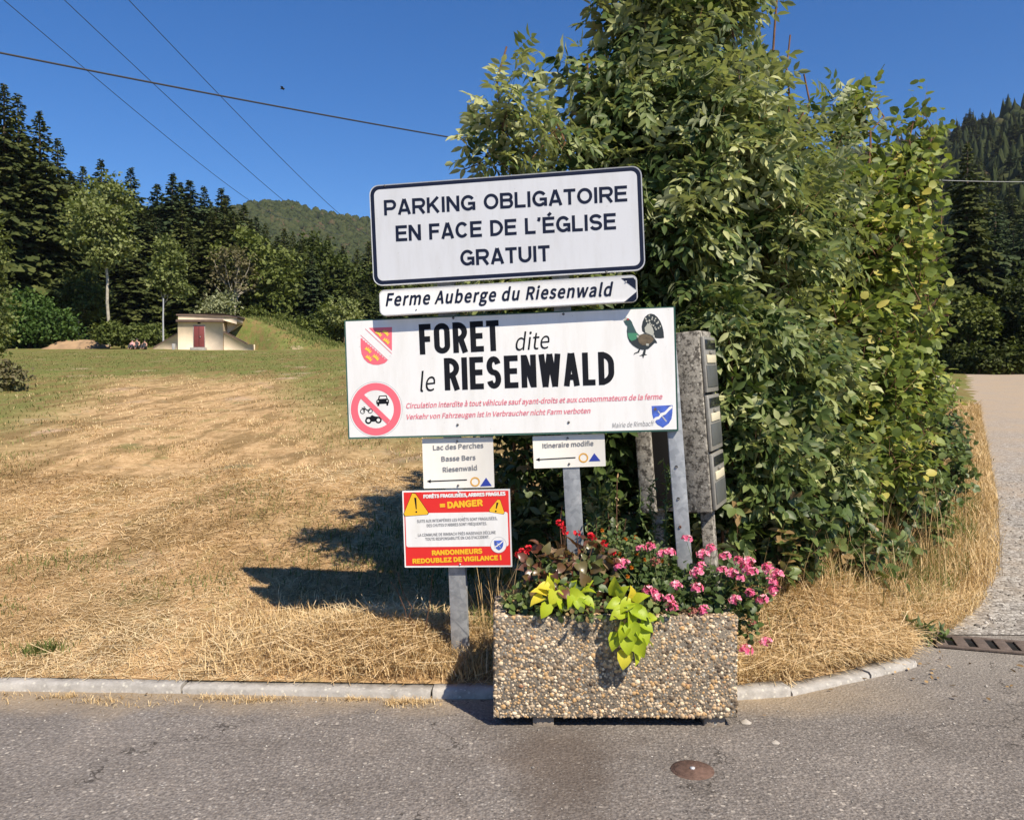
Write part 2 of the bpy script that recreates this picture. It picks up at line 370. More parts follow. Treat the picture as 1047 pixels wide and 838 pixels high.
M = dict(
    asphalt=asphalt_mat(), gravel=gravel_mat(), field=field_mat(), galv=galv_mat(), pebble=pebble_mat(),
    kerb=concrete_mat('kerb_concrete', (0.46, 0.43, 0.39), 0.25, 5), oldcon=concrete_mat('lichen_concrete', (0.40, 0.37, 0.32), 0.9, 9),
    block=concrete_mat('block_concrete', (0.34, 0.28, 0.22), 0.2, 14), matrix=concrete_mat('planter_concrete', (0.25, 0.215, 0.17), 0.2, 12),
    cream=plain('cream_render', (0.70, 0.57, 0.42), 0.9, 0, 0.12, 1.1, 0.2), roofb=plain('brown_roof_edge', (0.13, 0.085, 0.065), 0.8, 0, 0.15, 3),
    reddoor=plain('red_brown_door', (0.20, 0.045, 0.040), 0.55, 0, 0.12, 4), greybox=plain('grey_cabinet', (0.36, 0.36, 0.35), 0.6),
    white=enamel('white_sign_face', (0.80, 0.79, 0.77), 0.35, 0.28), offw=enamel('offwhite_sign_face', (0.60, 0.61, 0.635), 0.45, 0.26), cream_s=enamel('cream_sign_face', (0.82, 0.78, 0.70), 0.4, 0.12),
    rim=plain('pale_sign_rim', (0.55, 0.55, 0.56), 0.5, 0.2, 0.1, 30), navy=plain('navy_print', (0.010, 0.015, 0.036), 0.6, spec=.12), black=plain('black_print', (0.010, 0.011, 0.015), 0.6, spec=.12),
    greenedge=plain('dark_green_edge', (0.02, 0.075, 0.055), 0.5), pinkred=plain('faded_red_print', (0.80, 0.145, 0.19), 0.5), pinktext=plain('faded_pink_print', (0.74, 0.22, 0.27), 0.5),
    yellowp=plain('yellow_print', (0.80, 0.62, 0.06), 0.5), greyp=plain('grey_print', (0.22, 0.22, 0.23), 0.5), lightgrey=plain('light_grey_print', (0.45, 0.45, 0.47), 0.5),
    red=enamel('red_sign_face', (0.70, 0.028, 0.024), 0.4, 0.1), amber=plain('amber_print', (0.86, 0.47, 0.02), 0.45), blue=plain('blue_print', (0.022, 0.045, 0.30), 0.5),
    shield=plain('shield_blue', (0.06, 0.12, 0.48), 0.5, 0, 0.35, 25), ochre=plain('ochre_print', (0.66, 0.34, 0.05), 0.5), bolt=plain('dull_bolt', (0.16, 0.155, 0.15), 0.45, 0.7, 0.2, 60), rustbolt=plain('rusty_bolt', (0.14, 0.055, 0.03), 0.8, 0.1, 0.3, 60),
    bird_dark=plain('feather_dark', (0.018, 0.026, 0.030), 0.6), bird_teal=plain('feather_teal', (0.03, 0.075, 0.075), 0.6), bird_green=plain('feather_green', (0.05, 0.22, 0.12), 0.6),
    bird_brown=plain('feather_brown', (0.12, 0.09, 0.055), 0.6, 0, 0.4, 60), bird_pale=plain('feather_pale', (0.42, 0.42, 0.36), 0.6), crimson=plain('crimson_print', (0.5, 0.02, 0.02), 0.5),
    steel=plain('brushed_frame', (0.30, 0.285, 0.25), 0.5, 0.3, 0.15, 30), doorgrey=plain('letterbox_door', (0.11, 0.115, 0.11), 0.5, 0.2, 0.15, 20), glassdark=plain('name_window', (0.02, 0.022, 0.025), 0.15), ivory=plain('name_card', (0.62, 0.56, 0.40), 0.6),
    iron=plain('rusty_iron', (0.135, 0.082, 0.062), 0.85, 0.2, 0.35, 40, 0.3, 0.5), grate=plain('brown_grate', (0.15, 0.115, 0.095), 0.8, 0.2, 0.25, 25, 0.3, 0.4), dark=plain('dark_void', (0.008, 0.007, 0.006), 1.0),
    bark=plain('bark', (0.14, 0.105, 0.075), 0.95, 0, 0.4, 12, 0.1, 0.6), palebark=plain('pale_bark', (0.40, 0.36, 0.29), 0.9, 0, 0.3, 4, 0.1), twig=plain('twig_bark', (0.16, 0.085, 0.05), 0.85, 0, 0.3, 18, 0.2), greenstem=plain('green_stem', (0.12, 0.15, 0.05), 0.7, 0, 0.2, 10),
    soil=plain('potting_soil', (0.07, 0.045, 0.028), 1.0, 0, 0.4, 30, 0.1, 0.8), cable=plain('black_cable', (0.018, 0.018, 0.02), 0.6), wire=plain('dark_wire', (0.05, 0.055, 0.07), 0.6), stone=plain('loose_stone', (0.40, 0.36, 0.31), 0.9, 0, 0.3, 8),
    log=plain('cut_wood', (0.48, 0.36, 0.27), 0.9, 0, 0.3, 6), skin=plain('skin', (0.5, 0.28, 0.2), 0.6), cloth_p=plain('pink_cloth', (0.62, 0.30, 0.30), 0.8), cloth_d=plain('dark_cloth', (0.03, 0.03, 0.035), 0.8), hair=plain('dark_hair', (0.02, 0.014, 0.01), 0.7),
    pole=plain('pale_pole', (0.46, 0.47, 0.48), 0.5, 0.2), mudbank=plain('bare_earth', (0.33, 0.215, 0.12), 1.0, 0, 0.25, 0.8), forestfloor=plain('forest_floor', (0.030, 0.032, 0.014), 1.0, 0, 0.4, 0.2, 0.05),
)
M['mound'] = M['field']
M['spruce'] = leafy('spruce_needles', [(0, (0.030, 0.042, 0.013)), (0.5, (0.062, 0.078, 0.024)), (1, (0.110, 0.120, 0.036))], 1.0, 0.12, 0.7, 0.1)
M['fir'] = leafy('fir_needles', [(0, (0.024, 0.040, 0.018)), (0.5, (0.048, 0.070, 0.030)), (1, (0.080, 0.105, 0.042))], 1.0, 0.1, 0.7, 0.1)
M['broad'] = leafy('broad_leaves', [(0, (0.040, 0.052, 0.012)), (0.5, (0.085, 0.110, 0.026)), (1, (0.150, 0.175, 0.045))], 1.2, 0.2, 0.6, 0.2)
M['lightleaf'] = leafy('light_leaves', [(0, (0.085, 0.105, 0.030)), (0.5, (0.160, 0.190, 0.060)), (1, (0.250, 0.270, 0.110))], 1.3, 0.25, 0.6, 0.2)
M['palewillow'] = leafy('pale_leaves', [(0, (0.14, 0.16, 0.08)), (0.5, (0.24, 0.26, 0.14)), (1, (0.36, 0.37, 0.22))], 1.2, 0.2, 0.6, 0.2)
M['greenshrub'] = leafy('green_shrub_leaves', [(0, (0.028, 0.052, 0.010)), (0.5, (0.055, 0.105, 0.022)), (1, (0.10, 0.155, 0.036))], 1.2, 0.2, 0.6, 0.2)
M['brownleaf'] = leafy('thin_brown_leaves', [(0, (0.10, 0.085, 0.045)), (0.5, (0.16, 0.14, 0.075)), (1, (0.20, 0.21, 0.09))], 1.2, 0.2, 0.7, 0.15)
M['ash'] = leafy('ash_leaves', [(0, (0.034, 0.062, 0.016)), (0.5, (0.090, 0.132, 0.036)), (0.85, (0.235, 0.275, 0.100)), (1, (0.44, 0.45, 0.21))], trans=0.25, rough=0.5, spec=0.28, backcol=(0.47, 0.49, 0.29))
M['hazel'] = leafy('hazel_leaves', [(0, (0.065, 0.098, 0.016)), (0.5, (0.160, 0.210, 0.040)), (0.85, (0.300, 0.340, 0.085)), (0.95, (0.42, 0.40, 0.10)), (1, (0.46, 0.40, 0.09))], trans=0.3, rough=0.5, spec=0.3, backcol=(0.27, 0.33, 0.14))
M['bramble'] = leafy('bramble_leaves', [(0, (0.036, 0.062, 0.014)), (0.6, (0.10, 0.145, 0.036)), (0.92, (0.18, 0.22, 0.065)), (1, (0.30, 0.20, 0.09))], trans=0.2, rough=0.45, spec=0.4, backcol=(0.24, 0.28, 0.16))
M['straw'] = leafy('straw', [(0, (0.16, 0.095, 0.042)), (0.3, (0.42, 0.275, 0.130)), (0.65, (0.68, 0.49, 0.27)), (0.9, (0.84, 0.67, 0.43)), (1, (0.18, 0.18, 0.06))], 1.0, 0.15, 0.8, 0.15)
M['grass'] = leafy('green_grass_blade', [(0, (0.06, 0.085, 0.020)), (0.5, (0.13, 0.165, 0.042)), (1, (0.30, 0.28, 0.11))], 1.0, 0.25, 0.7, 0.2)
M['lime'] = leafy('lime_leaves', [(0, (0.26, 0.38, 0.018)), (0.5, (0.42, 0.50, 0.025)), (0.85, (0.56, 0.56, 0.05)), (1, (0.74, 0.56, 0.05))], trans=0.3, rough=0.45, spec=0.35, backcol=(0.56, 0.60, 0.22))
M['geranium'] = leafy('geranium_leaves', [(0, (0.030, 0.055, 0.014)), (0.6, (0.075, 0.115, 0.032)), (1, (0.15, 0.18, 0.06))], trans=0.2, rough=0.45, spec=0.4)
M['bronze'] = leafy('bronze_leaves', [(0, (0.08, 0.028, 0.016)), (0.4, (0.16, 0.065, 0.036)), (0.75, (0.11, 0.12, 0.035)), (1, (0.30, 0.20, 0.12))], trans=0.2, rough=0.3, spec=0.5)
M['pinkpetal'] = leafy('pink_petals', [(0, (0.80, 0.10, 0.27)), (0.5, (0.90, 0.24, 0.40)), (1, (0.93, 0.60, 0.64))], 1.05, 0.25, 0.6, 0.2)
M['drypetal'] = leafy('withered_petals', [(0, (0.30, 0.09, 0.08)), (1, (0.48, 0.20, 0.16))], 1.05, 0.2, 0.8, 0.1)
M['redpetal'] = leafy('red_petals', [(0, (0.58, 0.008, 0.02)), (1, (0.80, 0.035, 0.05))], 1.05, 0.2, 0.5, 0.3)
M['orangepetal'] = leafy('orange_petals', [(0, (0.50, 0.14, 0.01)), (1, (0.72, 0.28, 0.015))], 1.05, 0.2, 0.6, 0.2)
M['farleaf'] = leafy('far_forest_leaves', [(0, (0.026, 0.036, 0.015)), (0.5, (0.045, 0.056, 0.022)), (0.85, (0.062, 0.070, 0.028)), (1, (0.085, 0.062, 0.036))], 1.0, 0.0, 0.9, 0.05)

# ------------------------------------------------------------------ leaf shapes and vegetation helpers
LANCE = (np.array([(0,0,0),(-.36,.3,.07),(-.34,.62,.06),(0,1,-.08),(.34,.62,.06),(.36,.3,.07),(0,.33,0),(0,.68,-.01)], float),
         [np.array([(0,6,1),(2,7,3),(0,5,6),(4,3,7)]), np.array([(1,6,7,2),(5,4,7,6)])])
ROUND = (np.array([(0,0,0),(-.38,.12,.05),(-.52,.48,.09),(-.33,.82,.05),(0,1.05,-.06),(.33,.82,.05),(.52,.48,.09),(.38,.12,.05),(0,.4,0),(0,.75,-.01)], float),
         [np.array([(0,8,1),(1,8,2),(3,9,4),(0,7,8),(7,6,8),(5,4,9)]), np.array([(2,8,9,3),(6,5,9,8)])])
HEART = (np.array([(0,.0,0),(-.25,-.14,.08),(-.50,.06,.20),(-.48,.42,.17),(-.24,.76,.03),(0,1.0,-.22),(.24,.76,.03),(.46,.42,.20),(.49,.06,.24),(.25,-.14,.09),(0,.4,0),(0,.7,-.05)], float),
         [np.array([(0,10,1),(1,10,2),(4,11,5),(0,9,10),(9,8,10),(6,5,11),(2,10,3),(8,7,10)]), np.array([(3,10,11,4),(7,6,11,10)])])
QUAD = (np.array([(-.5,0,0),(.5,.05,0),(.42,1,0),(-.4,.9,.12)], float), [np.array([(0,1,2,3)])])
TRI = (np.array([(-.5,0,0),(.5,.1,.05),(.05,1,0)], float), [np.array([(0,1,2)])])
def unit(v): return v / (np.linalg.norm(v, axis=-1, keepdims=True) + 1e-9)
def leaves(mb, P, D, Nn, L, W, tone, shape=LANCE):
    P = np.asarray(P); n = len(P)
    if n == 0: return
    D = unit(D); X = unit(np.cross(D, Nn)); Z = np.cross(X, D)
    T, Fs = shape
    L = np.broadcast_to(L, (n,))[:, None, None]; W = np.broadcast_to(W, (n,))[:, None, None]
    V = P[:, None, :] + T[None, :, 0:1] * W * X[:, None, :] + T[None, :, 1:2] * L * D[:, None, :] + T[None, :, 2:3] * L * Z[:, None, :]
    k = len(T); offs = (np.arange(n) * k)[:, None, None]
    F = [(f[None] + offs).reshape(-1, f.shape[1]) for f in Fs]
    mb.add(V.reshape(-1, 3), F, np.repeat(np.broadcast_to(tone, (n,)), k))
SUNW = -np.array(SUN_DIR)
def rv(n, s=1.0): return rng.normal(size=(n, 3)) * s
UP = np.array([0, 0, 1.0])

def pinnate(mb, P, D, Nn, L, pairs, ll, lw, tone, shape=LANCE, droop=0.25):
    """compound leaves: leaflets in pairs along a bending rachis"""
    n = len(P); D = unit(D); S = unit(np.cross(D, Nn)); Nn = np.cross(S, D)
    L = np.broadcast_to(L, (n,))
    def pt(f): return P + D * (L * f)[:, None] - UP * (L * droop * f * f)[:, None]
    for j in range(pairs):
        f = 0.28 + 0.64 * j / max(pairs - 1, 1)
        for sd_ in (-1, 1):
            d = D * 0.55 + S * sd_ * 0.9 - UP * (0.12 + droop * f) + rv(n, 0.16)
            leaves(mb, pt(f), d, Nn + rv(n, 0.28), ll * rng.uniform(.8, 1.12, n), lw, np.clip(tone + rng.normal(0, .08, n), 0, 1), shape)
    leaves(mb, pt(1.0), D - UP * droop * 1.4 + rv(n, .1), Nn + rv(n, .2), ll * 1.05, lw, tone, shape)
    # thin rachis
    mb_v = pt(0.0); e = pt(1.0); w_ = S * 0.0022
    V = np.stack([mb_v - w_, mb_v + w_, e + w_ * .5, e - w_ * .5], 1).reshape(-1, 3)
    mb.add(V, [np.arange(n * 4).reshape(n, 4)], np.repeat(tone, 4))

def lobes_sample(lobes, n, inner=0.55):
    """points in a set of ellipsoids, most of them near the outside; outward directions too"""
    lob = np.array(lobes, float); vol = lob[:, 3] * lob[:, 4] * lob[:, 5]
    area = vol ** (2 / 3); idx = rng.choice(len(lob), n, p=area / area.sum())
    d = unit(rv(n)); r = (inner ** 3 + (1 - inner ** 3) * rng.random(n)) ** (1 / 3)
    r = r * rng.uniform(.86, 1.14, n)
    P = lob[idx, :3] + d * lob[idx, 3:6] * r[:, None]
    return P, unit(d / lob[idx, 3:6]), idx

def shrub(name, label, cat, base, lobes, kind, ntw, mat, stems=None, leaf=1.0, group=None, tone=(0.5, 0.2), zmin=0.05, spread=0.3, straight=None, stem_mat='twig', nleaf=7, inner=0.55, twl=(.22, .5), gap=.14, gap_f=1.0, droop=.3):
    root = thing(name, label, cat, base, group)
    b = np.array(base)
    P, O, idx = lobes_sample(lobes, ntw, inner)
    ok = P[:, 2] > np.array([hz(x, y) for x, y, _ in P]) + zmin
    q = P * gap_f; g3 = np.sin(q[:, 0] * 3.1 + 1.3 * np.sin(q[:, 2] * 2.3)) * np.sin(q[:, 2] * 3.7 + 1.1 * np.sin(q[:, 1] * 2.9)) + .5 * np.sin(q[:, 0] * 7.3 + q[:, 1] * 5.1) * np.sin(q[:, 2] * 6.7)
    ok &= (g3 > -gap) | (rng.random(len(P)) < .12)
    P, O = P[ok], O[ok]; n = len(P)
    TD = unit(O * 0.55 + UP * 0.6 + rv(n, spread)); TL = rng.uniform(twl[0], twl[1], n) * leaf ** .5
    mb = MB(); tw = MB()
    T0 = P - TD * (TL * .6)[:, None] - rv(n, .02)
    side = unit(np.cross(TD, unit(rv(n)))) * .004 * leaf; s2 = np.cross(TD, side)
    V = np.stack([T0 + side, T0 - side * .5 + s2 * .9, T0 - side * .5 - s2 * .9, P + TD * (TL * .4)[:, None]], 1).reshape(-1, 3) - b
    o4 = (np.arange(n) * 4)[:, None]
    tw.add(V, [np.vstack([o4 + np.array([a]) for a in ((0, 1, 3), (1, 2, 3), (2, 0, 3))])], 0.5)
    tb = np.clip(rng.normal(tone[0], tone[1] * 1.25, n), 0, 1)
    for k in range(nleaf):
        f = (k + .6) / nleaf
        Q = T0 + TD * (TL * f)[:, None] - b
        ang = k * 2.4 + rng.uniform(0, 6.28, n)
        u_ = unit(np.cross(TD, unit(np.array([[.3, .5, .8]]) + rv(n, .2)))); v_ = np.cross(TD, u_)
        rad = u_ * np.cos(ang)[:, None] + v_ * np.sin(ang)[:, None]
        LD = rad * 0.9 + TD * (.2 + .4 * f) + O * .3 - UP * droop
        LN = UP * .42 + O * .45 + SUNW * .32 + TD * .15 + rv(n, .5)
        t = np.clip(tb + rng.normal(0, .13, n), 0, 1)
        t = np.where(rng.random(n) < .02, 1.0, t)
        if kind == 'ash':
            pinnate(mb, Q, LD, LN, rng.uniform(.17, .27, n) * leaf, 4, .075 * leaf, .072 * leaf * .52, t)
        elif kind == 'elder':
            pinnate(mb, Q, LD, LN, rng.uniform(.13, .20, n) * leaf, 2, .095 * leaf, .095 * leaf * .62, t)
        elif kind == 'hazel':
            leaves(mb, Q + rad * .02, LD, LN, rng.uniform(.045, .105, n) * leaf, rng.uniform(.038, .085, n) * leaf, t, ROUND)
        elif kind == 'bramble':
            D0 = unit(LD)
            S0 = unit(np.cross(D0, LN))
            for sg in (-1, 0, 1):
                leaves(mb, Q + D0 * .05 * leaf, D0 * (1 if sg == 0 else .35) + S0 * sg, LN + rv(n, .15), rng.uniform(.05, .085, n) * leaf, rng.uniform(.04, .06, n) * leaf, t, ROUND if kind != 'x' else LANCE)
    mb.build('foliage', mat, root)
    tw.build('branching', M[stem_mat], root)
    for (p, r0) in (stems or []):
        s = MB(); s.tube(np.array(p) - b, np.linspace(r0, r0 * .45, len(p)), 6); s.build('stem', M[stem_mat], root, smooth=True)
    return root
def wav(p0, p1, n=6, amp=.08):
    p0 = np.array(p0, float); p1 = np.array(p1, float); f = np.linspace(0, 1, n)[:, None]
    w_ = rng.normal(0, amp, (n, 3)); w_[0] = 0; w_[-1] = 0; w_[:, 2] *= .3
    return p0 + (p1 - p0) * f + w_

# ================================================================== THE SETTING
def structure(o): o['kind'] = 'structure'; return o
def grid_mesh(name, XY, Z, mat, smooth=True):
    ny, nx = Z.shape
    V = np.stack([XY[0].ravel(), XY[1].ravel(), Z.ravel()], 1)
    i = np.arange(ny * nx).reshape(ny, nx)
    Fq = np.stack([i[:-1, :-1], i[:-1, 1:], i[1:, 1:], i[1:, :-1]], -1).reshape(-1, 4)
    return MB().add(V, [Fq]).build(name, mat, None, smooth)

# one large sheet below everything, out to the horizon
structure(MB().add([(-3000, -3000, -.6), (3000, -3000, -.6), (3000, 3000, -.6), (-3000, 3000, -.6)], [np.array([(0, 1, 2, 3)])]).build('ground', M['forestfloor']))
# the asphalt road the photo is taken from
structure(MB().add([(-70, -45, 0), (70, -45, 0), (70, 5.5, 0), (1.2, 5.5, 0), (1.2, 4.6, 0), (-70, 4.6, 0)], [np.array([(0, 1, 2, 3, 4, 5)])]).build('road', M['asphalt']))
# gravel track climbing on the right
ys = np.concatenate([np.linspace(5.42, 12, 40), np.linspace(12.3, 60, 70)])
u = np.linspace(0, 1, 16)
GX = edge_x(ys)[:, None] - 0.45 - .1 * ys[:, None] * .3 + u[None] * (5.6 + .12 * ys[:, None]); GY = np.repeat(ys[:, None], 16, 1)
GZ = h_road(GX, GY) + .006 + .012 * np.sin(GX * 2.1) * np.sin(GY * 1.3) * sstep(5.6, 7, GY)
structure(grid_mesh('gravel_track', (GX, GY), GZ, M['gravel']))
# the field: from the kerb up the slope
def y_start(x):
    return np.interp(x, [-60, -2.7, -.3, 1.1, 1.46, 1.9, 2.32, 2.5, 2.75, 3.4, 6, 60], [4.6, 4.48, 4.385, 4.35, 4.42, 4.66, 4.86, 5.1, 5.38, 5.6, 5.9, 6.0])
xs = np.concatenate([-np.geomspace(120, 3.5, 70), np.linspace(-3.45, 4.5, 120), np.linspace(4.6, 16, 110), np.geomspace(16.3, 150, 50)])
v = np.concatenate([np.linspace(0, .05, 60), np.linspace(.052, .25, 70), np.linspace(.26, 1, 60)])
FX = np.repeat(xs[None], len(v), 0); Y0 = y_start(xs)[None]
FY = Y0 + v[:, None] * (150 - Y0)
FZ = h_field(FX, FY)
FZ = FZ - sstep(0.0, .5, FX - edge_x(FY) + .24 + .12 * np.sin(FY * 2.7) * np.sin(FY * 1.1 + 1) + .07 * np.sin(FY * 7.3)) * .09
structure(grid_mesh('field', (FX, FY), FZ, M['field']))

# kerb stones: separate lengths along the road edge
KP = [(-9.0, 4.52), (-6.2, 4.48), (-3.55, 4.44), (-1.75, 4.37), (-.42, 4.295), (.45, 4.285), (1.12, 4.265), (1.47, 4.33), (2.0, 4.60), (2.36, 4.80)]
for i in range(len(KP) - 1):
    a, b2 = np.array(KP[i]), np.array(KP[i + 1]); d = (b2 - a) / np.linalg.norm(b2 - a); nrm = np.array([-d[1], d[0]])
    a = a + d * .006; b2 = b2 - d * .006
    top = .042 + (.004 * (-1) ** i) - (.012 if i >= 7 else 0)
    cross = [(0, -.06), (0.0, top - .012), (.014, top), (.105, top + .002), (.11, -.06)]
    V = []; nseg = max(2, int(np.linalg.norm(b2 - a) / .05))
    for k in range(nseg + 1):
        p = a + (b2 - a) * k / nseg; wob = rng.normal(0, .0022, (5, 2))
        for (o_, z_), q in zip(cross, wob): V.append((*(p + nrm * (o_ + q[0])), z_ + q[1] * .7))
    Fq = [(5*k+j, 5*(k+1)+j, 5*(k+1)+j+1, 5*k+j+1) for k in range(nseg) for j in range(4)]
    mb = MB().add(V, [np.array(Fq)])
    mb.add(V[:5], [np.array([(0, 1, 2, 3, 4)])]); mb.add(V[-5:], [np.array([(4, 3, 2, 1, 0)])])
    lab = ['concrete kerb stone far along the road to the left', 'concrete kerb stone left of the cracked joint at the left', 'long pale kerb stone in front of the dry grass at left', 'pale kerb stone ending near the foot of the danger sign post',
           'kerb stone in shadow just left of the pebble planter', 'kerb stone behind the pebble planter', 'short kerb stone just right of the pebble planter', 'broad kerb stone turning the corner beside the dry grass', 'last tapering kerb stone towards the drain grate'][i]
    tag(mb.build('kerb_stone', M['kerb']), lab, 'kerb', 'kerb stones along the road edge')

# ------------------------------------------------------------------ hills
def hill(name, px_prof, Y0, Y1, back, mat, zbase=6, nx=90, ny=50, amp=6):
    pxs = np.linspace(px_prof[0][0], px_prof[-1][0], nx); pys = np.interp(pxs, [p[0] for p in px_prof], [p[1] for p in px_prof])
    Yv = np.concatenate([np.linspace(Y0, Y1, ny), np.linspace(Y1 * 1.05, Y1 + back, 12)])
    top = np.array([at(a, b, Y1)[:] for a, b in zip(pxs, pys)])
    X = top[:, 0][None] * np.ones((len(Yv), 1)); Yg = np.repeat(Yv[:, None], nx, 1)
    t = np.clip((Yg - Y0) / (Y1 - Y0), 0, 1)
    Z = zbase + (top[:, 2][None] - zbase) * (t ** 1.15)
    Z = np.where(Yg > Y1, top[:, 2][None] * (1 - .5 * ((Yg - Y1) / back) ** 2), Z)
    Z = Z + amp * np.sin(X * .021 + Yg * .013) * np.sin(Yg * .017 - X * .008) * t * (1 - t) * 3
    o = structure(grid_mesh(name, (X, Yg), Z, mat))
    return X, Yg, Z
HX, HY, HZ = hill('far_hill', [(-500, 250), (-200, 240), (60, 226), (230, 219), (262, 211), (300, 212), (330, 221), (380, 230), (480, 238), (640, 215), (800, 170), (940, 146), (1010, 128), (1200, 100), (1500, 80)], 420, 1000, 600, M['forestfloor'], 14, 150, 60)
def crowns_on(Xg, Yg, Zg, n, rlo, rhi, name, mat, conif=.4):
    """a far-off wood as one mass: thousands of low-poly crowns standing on a slope"""
    ny, nx = Zg.shape; mb = MB()
    # small lumpy ball and cone templates
    th = np.linspace(0, np.pi, 5); ph = np.arange(7) * 2 * np.pi / 7
    B = np.array([(np.sin(a) * np.cos(p), np.sin(a) * np.sin(p), np.cos(a)) for a in th for p in ph])
    Fb = np.array([(r*7+k, (r+1)*7+k, (r+1)*7+(k+1) % 7, r*7+(k+1) % 7) for r in range(4) for k in range(7)])
    gi = rng.uniform(0, ny - 1.01, n); gj = rng.uniform(0, nx - 1.01, n)
    i0 = gi.astype(int); j0 = gj.astype(int); fi = (gi - i0)[:, None]; fj = (gj - j0)[:, None]
    G = np.stack([Xg, Yg, Zg], -1)
    P = G[i0, j0] * (1 - fi) * (1 - fj) + G[i0 + 1, j0] * fi * (1 - fj) + G[i0, j0 + 1] * (1 - fi) * fj + G[i0 + 1, j0 + 1] * fi * fj
    r = rng.uniform(rlo, rhi, n); cf = rng.random(n) < conif
    V = B[None] * (1 + rng.normal(0, .16, (n, len(B)))[:, :, None])
    hgt = np.where(cf, 2.5, 1.15)[:, None]
    taper = np.where(cf[:, None], np.clip(.72 - .62 * B[None, :, 2], .08, 1.2), 1.0)
    V = np.stack([V[..., 0] * r[:, None] * taper, V[..., 1] * r[:, None] * taper, V[..., 2] * r[:, None] * hgt + r[:, None] * hgt * .75], -1) + P[:, None]
    tone = np.clip(np.where(cf, rng.normal(.18, .1, n), rng.normal(.55, .22, n)), 0, 1)
    tone = tone + .12 * np.sin(P[:, 0] * .02) * np.sin(P[:, 1] * .03)
    offs = (np.arange(n) * len(B))[:, None, None]
    mb.add(V.reshape(-1, 3), [(Fb[None] + offs).reshape(-1, 4)], np.clip(np.repeat(tone, len(B)) + rng.normal(0, .05, n * len(B)), 0, 1))
    o = mb.build(name, mat); o['kind'] = 'stuff'; return o
crowns_on(HX[14:63, 44:105], HY[14:63, 44:105], HZ[14:63, 44:105], 22000, 2.6, 4.8, 'far_wood', M['farleaf'], .0)
fw2 = crowns_on(HX[14:63, 105:132], HY[14:63, 105:132], HZ[14:63, 105:132], 7000, 3.0, 5.2, 'far_wood', M['farleaf'], .15)
def wedge_hill():
    """steep wooded slope rising to the right and away beyond the track"""
    prof = [(700, 330), (860, 215), (930, 172), (945, 158), (970, 146), (1000, 136), (1047, 112), (1120, 70), (1300, 0), (1600, -90)]
    pxs = np.linspace(760, 1600, 85); Yv = np.concatenate([np.linspace(59, 130, 30), np.geomspace(134, 520, 40), np.linspace(560, 800, 8)])
    top = np.array([at(a, np.interp(a, [p[0] for p in prof], [p[1] for p in prof]), 520).z for a in pxs])
    X = (pxs[None] - CX) / F * Yv[:, None]; Yg = np.repeat(Yv[:, None], len(pxs), 1)
    t = np.clip((Yg - 60) / 460, 0, 1); steep = np.interp(pxs, [760, 950, 1047, 1200, 1600], [1.6, 1.5, 1.35, 1.2, 1.1])[None]
    Z = 1.9 + np.maximum(top[None] - 1.9, 4) * t ** steep
    Z = np.where(Yg > 520, Z * (1 - .5 * ((Yg - 520) / 300) ** 2), Z) + np.sin(X * .05) * np.sin(Yg * .045) * 2.0 * t * (1 - t) * 4
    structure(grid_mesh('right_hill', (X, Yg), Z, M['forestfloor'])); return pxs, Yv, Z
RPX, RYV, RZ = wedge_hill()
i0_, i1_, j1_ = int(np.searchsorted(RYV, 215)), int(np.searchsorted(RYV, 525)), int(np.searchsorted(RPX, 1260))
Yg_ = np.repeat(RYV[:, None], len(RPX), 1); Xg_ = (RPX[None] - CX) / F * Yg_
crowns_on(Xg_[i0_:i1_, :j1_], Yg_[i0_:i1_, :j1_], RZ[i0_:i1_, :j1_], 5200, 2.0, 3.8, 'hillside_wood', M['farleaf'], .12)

# ------------------------------------------------------------------ waterworks hut with its grass mound
B0 = at(182, 357, 68); B0.z = hz(B0.x, 68)
def hutp(px, py, Y): return at(px, py, Y) - B0
hut = thing('reservoir_hut', 'cream rendered hut with red brown door and flat roof built into the grassy mound', 'hut', B0)
def prism(mb, prof, y0, y1, a=.5):
    """front outline (x,z) pushed back from y0 to y1"""
    n = len(prof); tri = np.array(tessellate_polygon([[Vector((x, z, 0)) for x, z in prof]]))
    Vf = [(x, y0, z) for x, z in prof]; Vb = [(x, y1, z) for x, z in prof]
    mb.add(Vf + Vb, [tri, tri[:, ::-1] + n, np.array([(i, (i+1) % n, (i+1) % n + n, i + n) for i in range(n)])], a)
    return mb
s70 = 68 / F
def hx(px): return (px - 182) * s70
def hzv(py): return (357 - py) * s70
prism(MB(), [(0, -.6), (hx(228), -.6), (hx(228), hzv(327)), (0, hzv(327))], 0, 3.6).build('front_wall', M['cream'], hut)
prism(MB(), [(-.02 + hx(182.4), hzv(327.2)), (hx(228.6), hzv(327.2)), (hx(242), hzv(331)), (hx(242), hzv(325)), (hx(226), hzv(322.4)), (hx(182.4), hzv(322.6))], .04, 4.2).build('upper_wall', M['cream'], hut)
box_obj('lintel_slab', (-.06, -.28, hzv(329.3)), (hx(228.6), .3, hzv(326.6)), M['roofb'], hut, .02)
prism(MB(), [(-.12, hzv(322.3)), (hx(226), hzv(322.4)), (hx(243), hzv(325.2)), (hx(243), hzv(322.6)), (hx(226), hzv(319.8)), (-.12, hzv(320.6))], -.02, 4.6).build('roof_slab', M['roofb'], hut)
prism(MB(), [(hx(228) + .01, -.6), (hx(258.5), -.6), (hx(258.5), hzv(351.6)), (hx(251), hzv(351.2)), (hx(228) + .01, hzv(339.5))], .15, .55).build('wing_wall', M['cream'], hut)
prism(MB(), [(hx(228) + .02, hzv(339.5)), (hx(251), hzv(351.2)), (hx(251), hzv(350.0)), (hx(228) + .02, hzv(338.2))], .1, .6).build('wing_coping', M['roofb'], hut)
